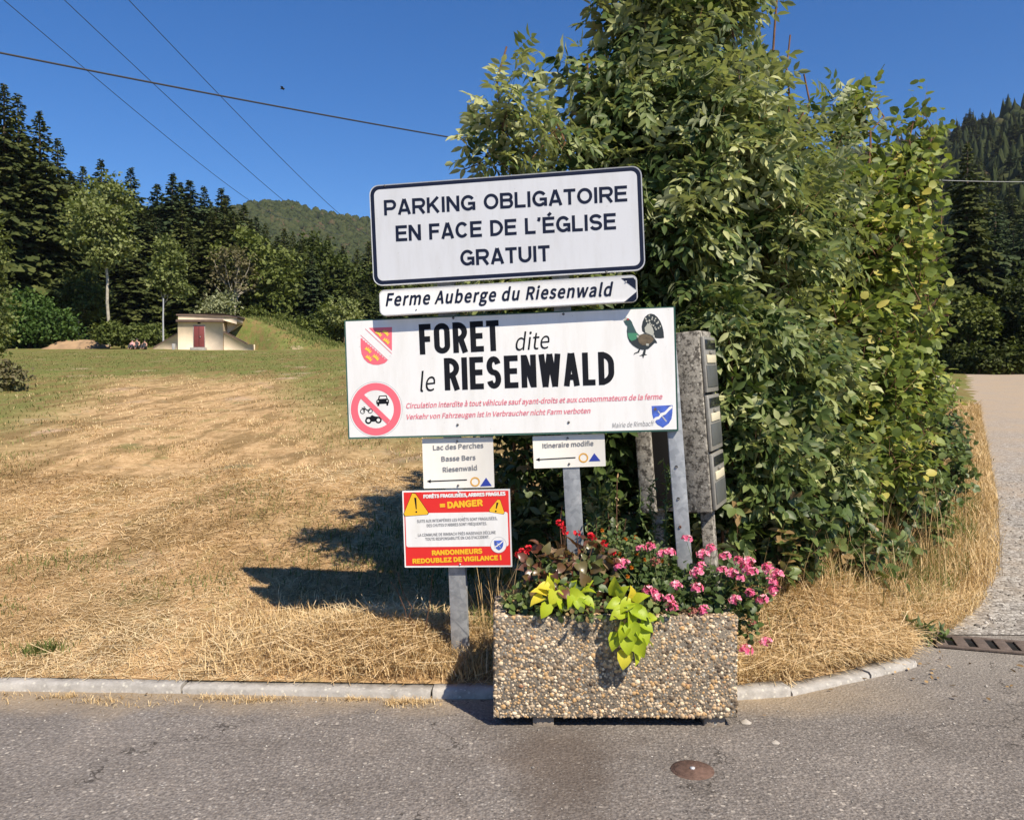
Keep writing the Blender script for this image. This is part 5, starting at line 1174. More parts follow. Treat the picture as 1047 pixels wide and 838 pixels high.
# right hillside: a steep wood in shade
G2 = 'trees of the shaded wood on the right hillside'
LR = 'dark conifer on the shaded wooded hillside at right, among many alike'
rp = conifer('hillside_spruce', 24, 5.6, M['spruce'], 21, LR, .7); rp['group'] = G2
rp2 = conifer('hillside_fir', 20, 5.4, M['fir'], 22, LR, .7); rp2['group'] = G2
first = {0: True, 1: True}
from mathutils.bvhtree import BVHTree
def hill_z(x, y):
    px = CX + x / y * F; j = int(np.abs(RPX - px).argmin()); return float(np.interp(y, RYV, RZ[:, j]))
rr_ = random.Random(5); cnt = 0; pts = []
while cnt < 290:
    Y = 64 + 456 * rr_.random() ** 1.35; px = rr_.uniform(905, 1105) if rr_.random() < .72 else rr_.uniform(790, 905)
    X = (px - CX) / F * Y
    if any((X - a) ** 2 + (Y - b) ** 2 < 14 for a, b in pts): continue
    if px > 1000 and Y < 74: continue
    pts.append((X, Y)); k = rr_.choice((0, 0, 1))
    src = (rp, rp2)[k]; o = src if first[k] else copy_tree(src); first[k] = False
    s_ = rr_.uniform(.50, .85); o.location = (X, Y, hill_z(X, Y) - .3); o.rotation_euler = (0, 0, rr_.uniform(0, 6.3)); w_ = 1.25 if Y < 200 else 1.6; o.scale = (s_ * w_, s_ * w_, s_); cnt += 1
for i_, (x_, y_) in enumerate(((42, 44), (49, 47), (56, 50), (46, 53), (53, 57), (61, 56), (38, 39.5), (67, 62))):
    o = copy_tree((rp, rp2)[i_ % 2]); o.location = (x_, y_, 2.0 + .12 * (x_ - 38)); s_ = 1.05 + .03 * i_; o.scale = (s_ * 1.1, s_ * 1.1, s_); o.rotation_euler = (0, 0, i_)
    o['label'] = 'tall conifer beyond the right edge of the photo, shading the head of the track'; o['group'] = 'conifers shading the head of the track'
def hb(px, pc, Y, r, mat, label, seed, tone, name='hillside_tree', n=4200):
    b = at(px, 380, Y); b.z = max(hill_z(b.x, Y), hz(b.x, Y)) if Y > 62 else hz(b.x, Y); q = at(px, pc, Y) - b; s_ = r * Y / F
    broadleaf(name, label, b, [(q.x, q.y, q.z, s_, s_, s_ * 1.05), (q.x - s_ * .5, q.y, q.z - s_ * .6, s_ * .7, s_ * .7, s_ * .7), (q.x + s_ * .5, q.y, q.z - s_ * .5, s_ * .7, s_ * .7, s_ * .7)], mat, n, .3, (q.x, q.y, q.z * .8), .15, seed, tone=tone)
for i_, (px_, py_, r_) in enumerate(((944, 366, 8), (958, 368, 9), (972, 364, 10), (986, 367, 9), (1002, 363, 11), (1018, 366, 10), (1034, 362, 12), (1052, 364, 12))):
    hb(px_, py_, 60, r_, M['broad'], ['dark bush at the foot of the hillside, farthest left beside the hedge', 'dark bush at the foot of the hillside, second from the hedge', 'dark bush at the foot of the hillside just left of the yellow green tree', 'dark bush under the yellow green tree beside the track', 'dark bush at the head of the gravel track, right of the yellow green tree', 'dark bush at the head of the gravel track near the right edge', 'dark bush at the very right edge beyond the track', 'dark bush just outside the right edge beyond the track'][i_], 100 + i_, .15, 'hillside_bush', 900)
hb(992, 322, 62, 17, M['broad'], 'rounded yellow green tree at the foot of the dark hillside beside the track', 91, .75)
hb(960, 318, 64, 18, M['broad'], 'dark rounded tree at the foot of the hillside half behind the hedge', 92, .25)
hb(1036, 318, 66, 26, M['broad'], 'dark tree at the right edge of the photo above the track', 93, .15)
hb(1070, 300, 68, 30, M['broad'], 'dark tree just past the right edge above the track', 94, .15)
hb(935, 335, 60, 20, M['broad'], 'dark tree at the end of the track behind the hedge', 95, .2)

# people resting on the grass by the hut
def person(px, Y, h, label, top, seed, sit=True):
    p = at(px, 355, Y); z = hz(p.x, Y)
    root = thing('person', label, 'person', (p.x, Y, z))
    me = bpy.data.meshes.new('body')
    v_ = [(0, 0, .12), (0, .02, .42), (0, 0, .62), (0, -.02, .70), (0, -.03, .82), (.18, 0, .60), (.24, -.10, .38), (.16, -.28, .30), (-.18, 0, .60), (-.24, -.10, .38), (-.16, -.28, .30), (.10, -.05, .12), (.13, -.42, .36), (.12, -.62, .06), (-.10, -.05, .12), (-.13, -.40, .38), (-.12, -.60, .06), (.12, -.72, .05), (-.12, -.70, .05)]
    e_ = [(0, 1), (1, 2), (2, 3), (3, 4), (2, 5), (5, 6), (6, 7), (2, 8), (8, 9), (9, 10), (0, 11), (11, 12), (12, 13), (0, 14), (14, 15), (15, 16), (13, 17), (16, 18)]
    r_ = [.15, .15, .13, .055, .10, .065, .05, .035, .065, .05, .035, .11, .075, .05, .11, .075, .05, .045, .045]
    me.from_pydata([tuple(c * h for c in q) for q in v_], e_, [])
    o = bare('body', me, root); o.modifiers.new('skin', 'SKIN'); o.modifiers.new('sub', 'SUBSURF').levels = 1
    for i, q in enumerate(r_): me.skin_vertices[0].data[i].radius = (q * h, q * h)
    me.skin_vertices[0].data[0].use_root = True
    me.materials.append(M['skin'])
    mb = MB()
    for s_ in (-1, 1): mb.tube([(s_ * .09 * h, 0, .11 * h), (s_ * .13 * h, -.40 * h, .37 * h), (s_ * .12 * h, -.60 * h, .09 * h)], [.15 * h, .105 * h, .075 * h], 8)
    mb.build('trousers', M['cloth_d'], root, True)
    mb = MB(); mb.tube([(0, .0, .06 * h), (0, .02, .3 * h), (0, .01, .5 * h), (0, 0, .67 * h)], [.22 * h, .23 * h, .25 * h, .12 * h], 10); mb.build('shirt', top, root, True)
    mb = MB(); mb.tube([(0, .01 * h, .80 * h), (0, .02 * h, .88 * h), (0, .02 * h, .945 * h)], [.105 * h, .115 * h, .05 * h], 9); mb.build('hair', M['hair'], root, True)
    return root
person(135.5, 66, .85, 'person in a pink top sitting on the grass at the left of the small group', M['cloth_p'], 1)
person(140.2, 66.5, .95, 'person in dark clothing sitting in the middle of the small group by the bush', M['cloth_d'], 2)
person(148, 66.2, .8, 'person in dark clothing sitting at the right of the small group', M['cloth_d'], 3)

# ================================================================== THE BIG HEDGE
def L3(px, py, Y, rx_, ry_, dep=None):
    p = at(px, py, Y); s_ = Y / F; return (p.x, p.y, p.z, rx_ * s_, (dep if dep else rx_ * s_), ry_ * s_)
def gb_(px, Y): p = at(px, 400, Y); return (p.x, Y, hz(p.x, Y) - .02)
def st(base, *pts):
    P = [np.array(base)] + [np.array(at(*q)) for q in pts]; out = [P[0]]
    for a, b in zip(P[:-1], P[1:]): out += list(wav(a, b, 4, .03)[1:])
    return np.array(out)
b = gb_(520, 5.5)
shrub('ash_sapling', 'ash sapling with pale feathery leaves sticking out above the left end of the parking board', 'shrub', b,
      [L3(508, 104, 5.2, 6, 14), L3(524, 98, 5.2, 6, 14), L3(514, 130, 5.3, 14, 14), L3(562, 130, 5.3, 8, 18), L3(503, 158, 5.3, 9, 8), L3(530, 164, 5.3, 20, 12), L3(560, 175, 5.4, 18, 14), L3(540, 270, 5.5, 46, 50)], 'ash', 100, M['ash'],
      [(st(b, (522, 300, 5.4), (519, 160, 5.3), (518, 48, 5.3)), .014), (st(b, (560, 300, 5.5), (564, 170, 5.4), (563, 92, 5.4)), .014)], 1.12, tone=(.78, .2), gap=.45)
b = gb_(600, 5.7)
shrub('elder_shrub', 'dark leaved shrub behind the parking board, left part of the tall hedge', 'shrub', b,
      [L3(610, 130, 5.8, 22, 36), L3(598, 165, 5.7, 26, 20), L3(586, 66, 5.8, 5, 6), L3(606, 92, 5.8, 13, 18), L3(590, 220, 5.7, 50, 50), L3(632, 40, 5.9, 14, 40), L3(560, 300, 5.6, 60, 70), L3(640, 150, 5.9, 40, 60)], 'elder', 300, M['ash'],
      [(st(b, (600, 300, 5.7), (606, 150, 5.8), (600, 60, 5.8)), .02)], 1.15, tone=(.25, .18), inner=.3)
b = gb_(690, 5.9)
shrub('ash_sapling', 'tall ash with drooping pale leaves rising past the top of the photo', 'shrub', b,
      [L3(690, 30, 5.9, 46, 40), L3(650, 20, 6.0, 22, 34), L3(705, 100, 5.8, 60, 40), L3(670, 80, 5.8, 46, 36), L3(732, 20, 6.0, 30, 34), L3(700, -40, 6.1, 50, 50), L3(732, -40, 6.2, 30, 40), L3(735, 90, 5.8, 36, 40), L3(745, 140, 5.7, 50, 40), L3(680, 160, 5.7, 50, 40), L3(690, 220, 5.6, 40, 40)], 'ash', 400, M['ash'],
      [(st(b, (690, 300, 5.9), (700, 120, 5.9), (690, -60, 6.0)), .028), (st(b, (740, 320, 5.9), (746, 160, 5.8), (750, -50, 6.1)), .022), (st(b, (660, 320, 5.9), (650, 150, 5.9), (640, 0, 6.0)), .02)], 1.28, tone=(.58, .24), inner=.35)
b = gb_(790, 6.4)
shrub('ash_sapling', 'leafy ash with bare upright stems rising from the middle of the hedge', 'shrub', b,
      [L3(764, 112, 6.2, 28, 30), L3(796, 180, 6.2, 40, 30), L3(770, 220, 6.0, 56, 50), L3(760, 60, 6.3, 16, 26), L3(846, 112, 6.6, 6, 14), L3(858, 140, 6.6, 10, 12), L3(828, 172, 6.5, 30, 26), L3(795, 140, 6.3, 16, 16), L3(740, 240, 5.9, 50, 50), L3(790, 290, 6.0, 60, 50), L3(730, 310, 5.7, 46, 50), L3(820, 230, 6.3, 40, 40)], 'ash', 400, M['ash'],
      [(st(b, (790, 200, 6.2), (790, 60, 6.2), (791, -60, 6.2)), .014), (st(b, (800, 260, 6.2), (805, 140, 6.2), (808, 36, 6.3)), .014), (st(b, (800, 280, 6.2), (815, 160, 6.3), (822, 76, 6.3)), .014), (st(b, (742, 330, 5.6), (746, 380, 5.6), (748, 300, 5.6)), .012)], 1.25, tone=(.5, .24), inner=.35)
b = gb_(860, 7.6)
shrub('hazel_shrub', 'tall hazel with round yellow green leaves at the right side of the hedge', 'shrub', b,
      [L3(868, 200, 7.6, 38, 34), L3(905, 180, 7.8, 24, 28), L3(920, 130, 8.0, 10, 16), L3(943, 112, 8.0, 9, 14), L3(935, 140, 8.0, 12, 22), L3(957, 130, 8.1, 6, 8), L3(932, 190, 8.0, 26, 30), L3(950, 216, 8.2, 18, 14), L3(940, 250, 8.2, 22, 30), L3(880, 260, 7.5, 56, 50), L3(896, 110, 7.8, 12, 22), L3(888, 140, 7.8, 20, 24), L3(868, 120, 7.4, 16, 26), L3(920, 300, 8.0, 40, 30), L3(944, 318, 8.2, 20, 20), L3(915, 340, 8.0, 38, 30), L3(850, 320, 7.3, 56, 50), L3(960, 265, 8.3, 10, 8), L3(951, 180, 8.1, 10, 12)], 'hazel', 1700, M['hazel'],
      [(st(b, (870, 250, 7.6), (890, 150, 7.7), (894, 106, 7.8)), .016), (st(b, (900, 280, 7.8), (930, 180, 8.0), (934, 124, 8.0)), .015), (st(b, (850, 300, 7.3), (866, 150, 7.4), (868, 100, 7.4)), .015), (st(b, (900, 320, 7.8), (920, 230, 8.0), (948, 210, 8.1)), .014)], 1.1, tone=(.56, .2), inner=.3, nleaf=8, gap=.25)
b = gb_(800, 6.0)
shrub('dogwood_shrub', 'lower green shrub in the hedge just right of the letterbox block', 'shrub', b,
      [L3(750, 400, 5.5, 28, 60), L3(790, 380, 5.8, 50, 50), L3(770, 460, 5.5, 44, 40), L3(830, 400, 6.2, 56, 50), L3(820, 470, 6.0, 56, 40), L3(770, 350, 5.7, 40, 40)], 'elder', 470, M['ash'],
      [(st(b, (790, 470, 5.8), (794, 400, 5.8), (792, 320, 5.8)), .012), (st(gb_(745, 5.4), (744, 440, 5.4), (748, 380, 5.4), (749, 318, 5.4)), .011), (st(b, (800, 440, 5.7), (808, 380, 5.7), (806, 328, 5.7)), .008)], .95, tone=(.5, .24), inner=.35)
b = gb_(890, 8.0)
shrub('hazel_shrub', 'lower spreading hazel beside the gravel track in the hedge', 'shrub', b,
      [L3(880, 400, 7.4, 56, 46), L3(925, 390, 8.4, 30, 36), L3(890, 470, 7.0, 50, 36), L3(935, 430, 8.6, 26, 30), L3(850, 500, 6.5, 46, 30)], 'hazel', 1050, M['hazel'],
      [(st(b, (890, 450, 7.4), (900, 380, 7.5), (905, 300, 7.6)), .014)], 1.0, tone=(.5, .2), inner=.35, nleaf=8)
b = gb_(930, 9.5)
shrub('bramble_bush', 'tangled bramble at the grassy foot of the hedge near the track', 'shrub', b,
      [L3(900, 510, 7.4, 50, 26), L3(950, 460, 10, 24, 30), L3(850, 545, 6.2, 46, 26), L3(800, 520, 5.7, 50, 34), L3(962, 425, 13, 16, 22), L3(930, 530, 7.2, 30, 18), L3(760, 520, 5.4, 30, 30), L3(870, 572, 5.9, 36, 14), L3(790, 566, 5.45, 40, 18), L3(905, 556, 6.5, 34, 16), L3(940, 520, 7.8, 24, 22), L3(968, 490, 9.5, 18, 20), L3(830, 590, 5.6, 22, 8), L3(975, 450, 12, 14, 20)], 'bramble', 1000, M['bramble'], [], 1.05, tone=(.5, .24), inner=.3, gap=.15, spread=.5)
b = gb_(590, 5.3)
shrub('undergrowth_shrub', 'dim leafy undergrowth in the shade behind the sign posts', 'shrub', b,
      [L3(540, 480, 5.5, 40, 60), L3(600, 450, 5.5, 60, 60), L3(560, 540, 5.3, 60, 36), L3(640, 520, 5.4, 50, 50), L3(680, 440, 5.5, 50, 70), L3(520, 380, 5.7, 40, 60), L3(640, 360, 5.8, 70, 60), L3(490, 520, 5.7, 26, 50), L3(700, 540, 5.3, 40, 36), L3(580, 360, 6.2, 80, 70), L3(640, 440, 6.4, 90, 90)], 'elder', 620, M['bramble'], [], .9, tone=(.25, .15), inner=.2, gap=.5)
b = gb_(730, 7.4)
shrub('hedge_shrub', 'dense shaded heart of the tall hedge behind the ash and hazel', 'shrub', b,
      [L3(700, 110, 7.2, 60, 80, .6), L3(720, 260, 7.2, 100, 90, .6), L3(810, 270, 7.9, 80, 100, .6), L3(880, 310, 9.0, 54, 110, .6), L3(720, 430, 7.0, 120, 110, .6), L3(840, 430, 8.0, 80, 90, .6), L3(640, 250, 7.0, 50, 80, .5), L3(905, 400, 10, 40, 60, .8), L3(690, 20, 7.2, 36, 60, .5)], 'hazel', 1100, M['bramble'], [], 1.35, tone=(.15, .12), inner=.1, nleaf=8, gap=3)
b = gb_(955, 14)
shrub('track_bush', 'small bushes in the tall grass farther up along the track', 'shrub', b,
      [L3(945, 405, 14, 26, 18), L3(964, 400, 18, 14, 12), L3(930, 390, 16, 28, 24)], 'hazel', 330, M['hazel'], [], 1.1, tone=(.4, .2), nleaf=8)
# cut logs stacked farther up the track, half hidden by the hedge
lr = random.Random(9); lg0 = None
for i in range(30):
    row_ = i // 8; px = 925 + (i % 8) * 5.0 + row_ * 1.5; p = at(px, 384, 26); z = hz(p.x, 26)
    if lg0 is None:
        mb = MB(); mb.tube([(0, -.5, 0), (0, .5, 0)], [.072, .072], 9); lg0 = mb.build('log', M['log']); o = lg0
        tag(o, 'pale cut log in the small stack beside the track behind the hedge', 'log', 'cut logs stacked beside the track')
    else: o = lg0.copy(); COL.objects.link(o)
    o.location = (p.x, 26 + lr.uniform(-.06, .06), z + .10 + row_ * .135); o.rotation_euler = (0, 0, lr.uniform(-.1, .1) + .5)

# ================================================================== GRASS AND LITTER
def blades(mb, x, y, h, wd, lean, tone, z=None):
    """curved grass blades: three segments each"""
    n = len(x); z = h_field(x, y) if z is None else z
    a = rng.uniform(0, 6.283, n); dx, dy = np.cos(a), np.sin(a); px_, py_ = -dy, dx
    ln = np.broadcast_to(lean, (n,)); h = np.broadcast_to(h, (n,)); wd = np.broadcast_to(wd, (n,))
    pts = []
    for f, wf in ((0, 1), (.4, .85), (.75, .55), (1, .0)):
        r = ln * h * f * f; zz = z + h * f * np.sqrt(np.clip(1 - (ln * f * .8) ** 2, .05, 1)) - .004
        cx_, cy_ = x + dx * r, y + dy * r
        if wf > 0: pts += [np.stack([cx_ - px_ * wd * wf * .5, cy_ - py_ * wd * wf * .5, zz], 1), np.stack([cx_ + px_ * wd * wf * .5, cy_ + py_ * wd * wf * .5, zz], 1)]
        else: pts.append(np.stack([cx_, cy_, zz], 1))
    V = np.stack(pts, 1).reshape(-1, 3); o = (np.arange(n) * 7)[:, None]
    mb.add(V, [np.vstack([o + np.array([q]) for q in ((0, 1, 3, 2), (2, 3, 5, 4))]), o + np.array([[4, 5, 6]])], np.repeat(np.broadcast_to(tone, (n,)), 7))
def litter(mb, x, y, L, wd, tone, lift=.012):
    """dry stalks lying about on the ground, slightly bent"""
    n = len(x); a = rng.uniform(0, 6.283, n); dx, dy = np.cos(a), np.sin(a); z = h_field(x, y) + rng.uniform(.002, lift, n)
    tl = rng.normal(0, .22, n); bend = rng.normal(0, .25, n); L = np.broadcast_to(L, (n,)); wd = np.broadcast_to(wd, (n,))
    pts = []
    for f in (-.5, 0, .5):
        cx_ = x + dx * L * f - dy * bend * L * (f * f); cy_ = y + dy * L * f + dx * bend * L * (f * f)
        zz = np.maximum(h_field(cx_, cy_) + .002, z + tl * L * f)
        pts += [np.stack([cx_ - dy * wd * .5, cy_ + dx * wd * .5, zz], 1), np.stack([cx_ + dy * wd * .5, cy_ - dx * wd * .5, zz + wd * .3], 1)]
    V = np.stack(pts, 1).reshape(-1, 3); o = (np.arange(n) * 6)[:, None]
    mb.add(V, [np.vstack([o + np.array([q]) for q in ((0, 1, 3, 2), (2, 3, 5, 4))])], np.repeat(np.broadcast_to(tone, (n,)), 6))
def scatter(n, x0, x1, y0, y1, dens=None):
    x = rng.uniform(x0, x1, n); y = rng.uniform(y0, y1, n)
    ok = (y > y_start(x) + .0) & (x < edge_x(y) + .25 * (rng.random(n) - .3))
    if dens is not None: ok &= rng.random(n) < dens(x, y)
    return x[ok], y[ok]
def stuff(o): o['kind'] = 'stuff'; return o
def pn(x, y, s=1.0, ph=0.0):
    return (np.sin(x * 1.9 * s + ph) * np.sin(y * 2.3 * s + 1.7 * ph) + .6 * np.sin(x * 4.7 * s + y * 3.1 * s + ph) + .4 * np.sin(x * 9.1 * s - y * 7.3 * s + 2 * ph)) / 2
mb = MB()
# trampled short dry grass
for n, y0, y1, x0, x1, h, wd in ((60000, 4.3, 6.6, -4.6, 2.9, .026, .0032), (46000, 6.6, 10, -7.5, 3.6, .032, .0055), (46000, 10, 17, -12, 5, .045, .009), (30000, 17, 32, -22, 8, .06, .014)):
    x, y = scatter(n, x0, x1, y0, y1, lambda x, y: (.12 + .88 * sstep(-.35, .45, pn(x, y, .8) + .5 * pn(x, y, .33, 2.2))) * (1 - .55 * sstep(1.8, 3.2, np.abs(x + .385 * y) + .8 * pn(x, y, .5)) * sstep(9, 15, y)) * (1 - .75 * np.exp(-((np.abs(x + .385 * y + .3 * np.sin(y * .5)) - .85) / .38) ** 2) * sstep(5.2, 7, y)))
    tn_ = .50 + .42 * pn(x * .55, y * .42, .9, .7) + .26 * pn(x, y, 2.1, 2.0)
    blades(mb, x, y, h * rng.uniform(.5, 1.5, len(x)), wd * rng.uniform(.7, 1.3, len(x)), rng.uniform(.5, 1.2, len(x)), np.clip(rng.normal(tn_, .17), 0, .93))
for n, y0, y1, x0, x1, L, wd in ((34000, 4.3, 6.8, -4.6, 2.9, .08, .0032), (22000, 6.8, 11, -8, 4, .12, .006)):
    x, y = scatter(n, x0, x1, y0, y1); litter(mb, x, y, L * rng.uniform(.5, 1.6, len(x)), wd, np.clip(rng.normal(.52 + .4 * pn(x * .55, y * .42, .9, .7), .2), 0, .93))
# straw spilling over the kerb on to the road
n = 9000; x = rng.uniform(-4.4, -.35, n); y = y_start(x) - .12 - np.abs(rng.normal(0, .05, n)) * (1 + pn(x, y_start(x), 1.3))
k_ = rng.random(n) < .06 + .8 * sstep(.0, .5, pn(x, x * 0 + y * 3, 1.7, 2)); x, y = x[k_], y[k_]
blades(mb, x, y, rng.uniform(.012, .045, len(x)), .0032, rng.uniform(.8, 1.25, len(x)), np.clip(rng.normal(.55, .2, len(x)), 0, .9), z=np.full(len(x), .003))
stuff(mb.build('dry_grass', M['straw']))
# the longer thatch of pale straw beside the left post and at the foot of the hedge
mb = MB()
def mound(cx_, cy_, rx_, ry_, n, h, tonem=.6, lean=(.4, 1.15)):
    x = cx_ + rng.normal(0, rx_, n); y = cy_ + rng.normal(0, ry_, n); ok = (y > y_start(x) + .03) & (x < edge_x(y) + .1); x, y = x[ok], y[ok]
    blades(mb, x, y, h * rng.uniform(.45, 1.35, len(x)), .0035 * (1 + y / 12), rng.uniform(*lean, len(x)), np.clip(rng.normal(tonem, .18, len(x)), 0, .93))
mound(-.75, 4.85, .42, .20, 9000, .12); mound(-1.2, 5.2, .35, .25, 2500, .07); mound(-.25, 4.75, .22, .18, 3500, .13, .5)
mound(1.55, 4.95, .35, .26, 7000, .12, .68, (.95, 1.3)); mound(2.0, 5.15, .35, .3, 7000, .12, .68, (.95, 1.3)); mound(1.3, 4.65, .2, .15, 3500, .12, .65, (.8, 1.25)); mound(2.45, 5.5, .3, .3, 5000, .11, .66, (.9, 1.3)); mound(1.9, 4.85, .3, .15, 3500, .09, .7, (.9, 1.3))
mound(1.5, 5.4, .4, .25, 2200, .22, .5, (.4, 1.1)); mound(2.2, 5.8, .4, .3, 2600, .20, .5, (.4, 1.1)); mound(2.9, 6.0, .3, .3, 2600, .12, .66, (.9, 1.3))
for cx_, cy_, rx_, ry_, n in ((1.6, 4.95, .4, .28, 4200), (2.05, 5.2, .4, .3, 4200), (2.6, 5.6, .35, .3, 2600), (-.8, 4.85, .4, .2, 2200)):
    x = cx_ + rng.normal(0, rx_, n); y = cy_ + rng.normal(0, ry_, n); ok = (y > y_start(x) + .03) & (x < edge_x(y) + .05); x, y = x[ok], y[ok]
    litter(mb, x, y, rng.uniform(.12, .34, len(x)), .0034, np.clip(rng.normal(.68, .16, len(x)), 0, .93), .10)
for yy in np.arange(5.5, 24, .5):
    e = float(edge_x(yy)); sc_ = rng.uniform(.6, 1.3)
    mound(e - .45 - yy * .012, yy, .20 + yy * .012, .3, int(1300 if yy < 12 else 600), (.12 + .005 * yy) * sc_, .55, (.5, 1.15)); mound(e - 1.0 - yy * .02, yy, .25, .3, int(900 if yy < 12 else 400), (.24 + .006 * yy) * sc_, .48, (.3, .9))
    mound(e - .02, yy, .17, .3, 700, .045 + .003 * yy, .5, (.6, 1.3))
# tall thin dead stems in and before the hedge
for n, x0, x1, y0, y1, h in ((240, 1.1, 2.6, 5.2, 5.9, .5), (260, -.2, 1.1, 4.6, 5.2, .55), (300, 2.2, 4.2, 5.8, 7.4, .75)):
    x, y = scatter(n, x0, x1, y0, y1); blades(mb, x, y, h * rng.uniform(.5, 1.3, len(x)), .004, rng.uniform(.1, .6, len(x)), np.clip(rng.normal(.4, .2, len(x)), 0, .9))
stuff(mb.build('straw_thatch', M['straw']))
# green grass: band at the far end of the field, sides of the track, tufts
mb = MB()
x, y = scatter(80000, -34, 10, 8, 62, lambda x, y: np.clip(sstep(1.6, 3.2, np.abs(x + .385 * y) + .8 * pn(x, y, .5)) * sstep(9, 17, y) + sstep(28, 40, y), 0, 1) * .9 / (1 + (np.maximum(y - 17, 0) / 26)))
blades(mb, x, y, .075 * rng.uniform(.5, 1.4, len(x)), .009 + .0004 * y, rng.uniform(.5, 1.1, len(x)), np.clip(rng.normal(.62, .25, len(x)) + .25 * pn(x, y, .3), 0, 1))
for cx_, cy_, r_, n, h in ((-2.75, 4.85, .07, 260, .06), (-.12, 5.0, .07, 200, .16), (-.35, 5.15, .10, 200, .14), (-2.3, 6.1, .3, 300, .05), (-3.6, 6.6, .3, 350, .06), (-3.5, 5.6, .14, 160, .05), (-1.1, 6.6, .5, 600, .07), (-.6, 7.6, .6, 900, .09), (1.9, 5.7, .3, 500, .26), (3.0, 6.4, .25, 500, .2), (2.4, 5.9, .3, 600, .24), (3.3, 6.9, .3, 700, .22), (4.2, 8.0, .35, 700, .22), (4.9, 9.3, .4, 700, .24), (2.75, 5.75, .16, 300, .12), (1.35, 5.1, .2, 220, .2), (6.0, 11.5, .5, 600, .28), (-.3, 6.2, .35, 500, .10)):
    x = cx_ + rng.normal(0, r_, n); y = cy_ + rng.normal(0, r_ * .7, n); ok_ = x < edge_x(y) - .12; x, y = x[ok_], y[ok_]; n = len(x); blades(mb, x, y, h * rng.uniform(.5, 1.3, n), .004 + .0003 * y, rng.uniform(.3, 1, n), np.clip(rng.normal(.4, .2, n), 0, 1))
x, y = scatter(30000, -8, 2.5, 5.2, 16, lambda x, y: sstep(.28, .6, pn(x, y, .45, 1.0)) * .9)
blades(mb, x, y, .06 * rng.uniform(.5, 1.4, len(x)), .006, rng.uniform(.3, 1, len(x)), np.clip(rng.normal(.5, .2, len(x)), 0, 1))
n = len(MOUND_PTS[0]); blades(mb, MOUND_PTS[0], MOUND_PTS[1], .22 * rng.uniform(.5, 1.5, n), .05, rng.uniform(.3, 1, n), np.clip(rng.normal(.45, .25, n) + .35 * pn(MOUND_PTS[0], MOUND_PTS[1], .5), 0, 1), z=MOUND_PTS[2])
stuff(mb.build('green_grass', M['grass']))
mb = MB(); n = 260; x = np.concatenate([rng.normal(1.75, .45, 150), rng.uniform(-4, 3, 110)]); y = np.concatenate([rng.normal(4.9, .3, 150), rng.uniform(4.2, 6.5, 110)])
z = np.where(y > y_start(x), h_field(x, y) + .05, .012); leaves(mb, np.stack([x, y, z], 1), rv(n) * np.array([1, 1, .2]), UP + rv(n, .5), rng.uniform(.02, .05, n), rng.uniform(.012, .03, n), np.clip(rng.normal(.15, .2, n), 0, .93), LANCE)
stuff(mb.build('leaf_litter', M['straw']))
# loose chippings on the asphalt and the track
mb = MB(); n = 5200
x = rng.uniform(-4.5, 6, n); y = rng.uniform(2.2, 5.3, n); ok = (y < y_start(x) - .16) & ((x < -.15) | (x > 1.12) | (y < 3.9)); x, y = x[ok], y[ok]
x2 = rng.uniform(2.6, 9.5, 9000); y2 = 5.4 + 6.5 * rng.random(9000) ** 1.3; ok = (x2 > edge_x(y2) - .05 - .35 * rng.random(9000) ** 2) & ~((y2 < 5.55)); x2, y2 = x2[ok], y2[ok]
x = np.concatenate([x, x2]); y = np.concatenate([y, y2]); n = len(x); r = np.where(np.arange(n) < n - len(x2), rng.lognormal(-5.75, .4, n), rng.lognormal(-4.85, .4, n)); r = np.clip(r, .0015, .022)
z = np.where((y > 5.4) & (x < edge_x(y) + .1), np.maximum(h_field(x, y), h_road(x, y)) + .004, np.where(y > 5.4, h_road(x, y) + .006 + .012 * np.sin(x * 2.1) * np.sin(y * 1.3) * sstep(5.6, 7, y), 0))
OCT = np.array([(1, 0, 0), (.3, .9, .1), (-.8, .5, 0), (-.7, -.6, .05), (.4, -.9, 0), (.1, .05, .75), (0, 0, -.4)])
th = rng.uniform(0, 6.28, n); S_ = OCT[None] * r[:, None, None] * rng.uniform(.65, 1.3, (n, 7, 1))
V = np.stack([S_[..., 0] * np.cos(th)[:, None] - S_[..., 1] * np.sin(th)[:, None] + x[:, None], S_[..., 0] * np.sin(th)[:, None] + S_[..., 1] * np.cos(th)[:, None] + y[:, None], S_[..., 2] + z[:, None] + r[:, None] * .2], -1).reshape(-1, 3)
FT = np.array([(k, (k + 1) % 5, 5) for k in range(5)] + [((k + 1) % 5, k, 6) for k in range(5)])
mb.add(V, [(FT[None] + (np.arange(n) * 7)[:, None, None]).reshape(-1, 3)], np.repeat(rng.random(n), 7))
mch, t_, b_ = mat_new('chippings'); a_ = N(t_, 'ShaderNodeAttribute', attribute_name='tone'); r_ = ramp(t_, [(0, (0.16, 0.14, 0.12)), (.5, (0.30, 0.27, 0.235)), (.9, (0.44, 0.40, 0.35)), (1, (.62, .58, .52))]); t_.links.new(a_.outputs['Fac'], r_.inputs[0]); t_.links.new(r_.outputs[0], b_.inputs['Base Color']); b_.inputs['Roughness'].default_value = .9
stuff(mb.build('loose_chippings', mch))

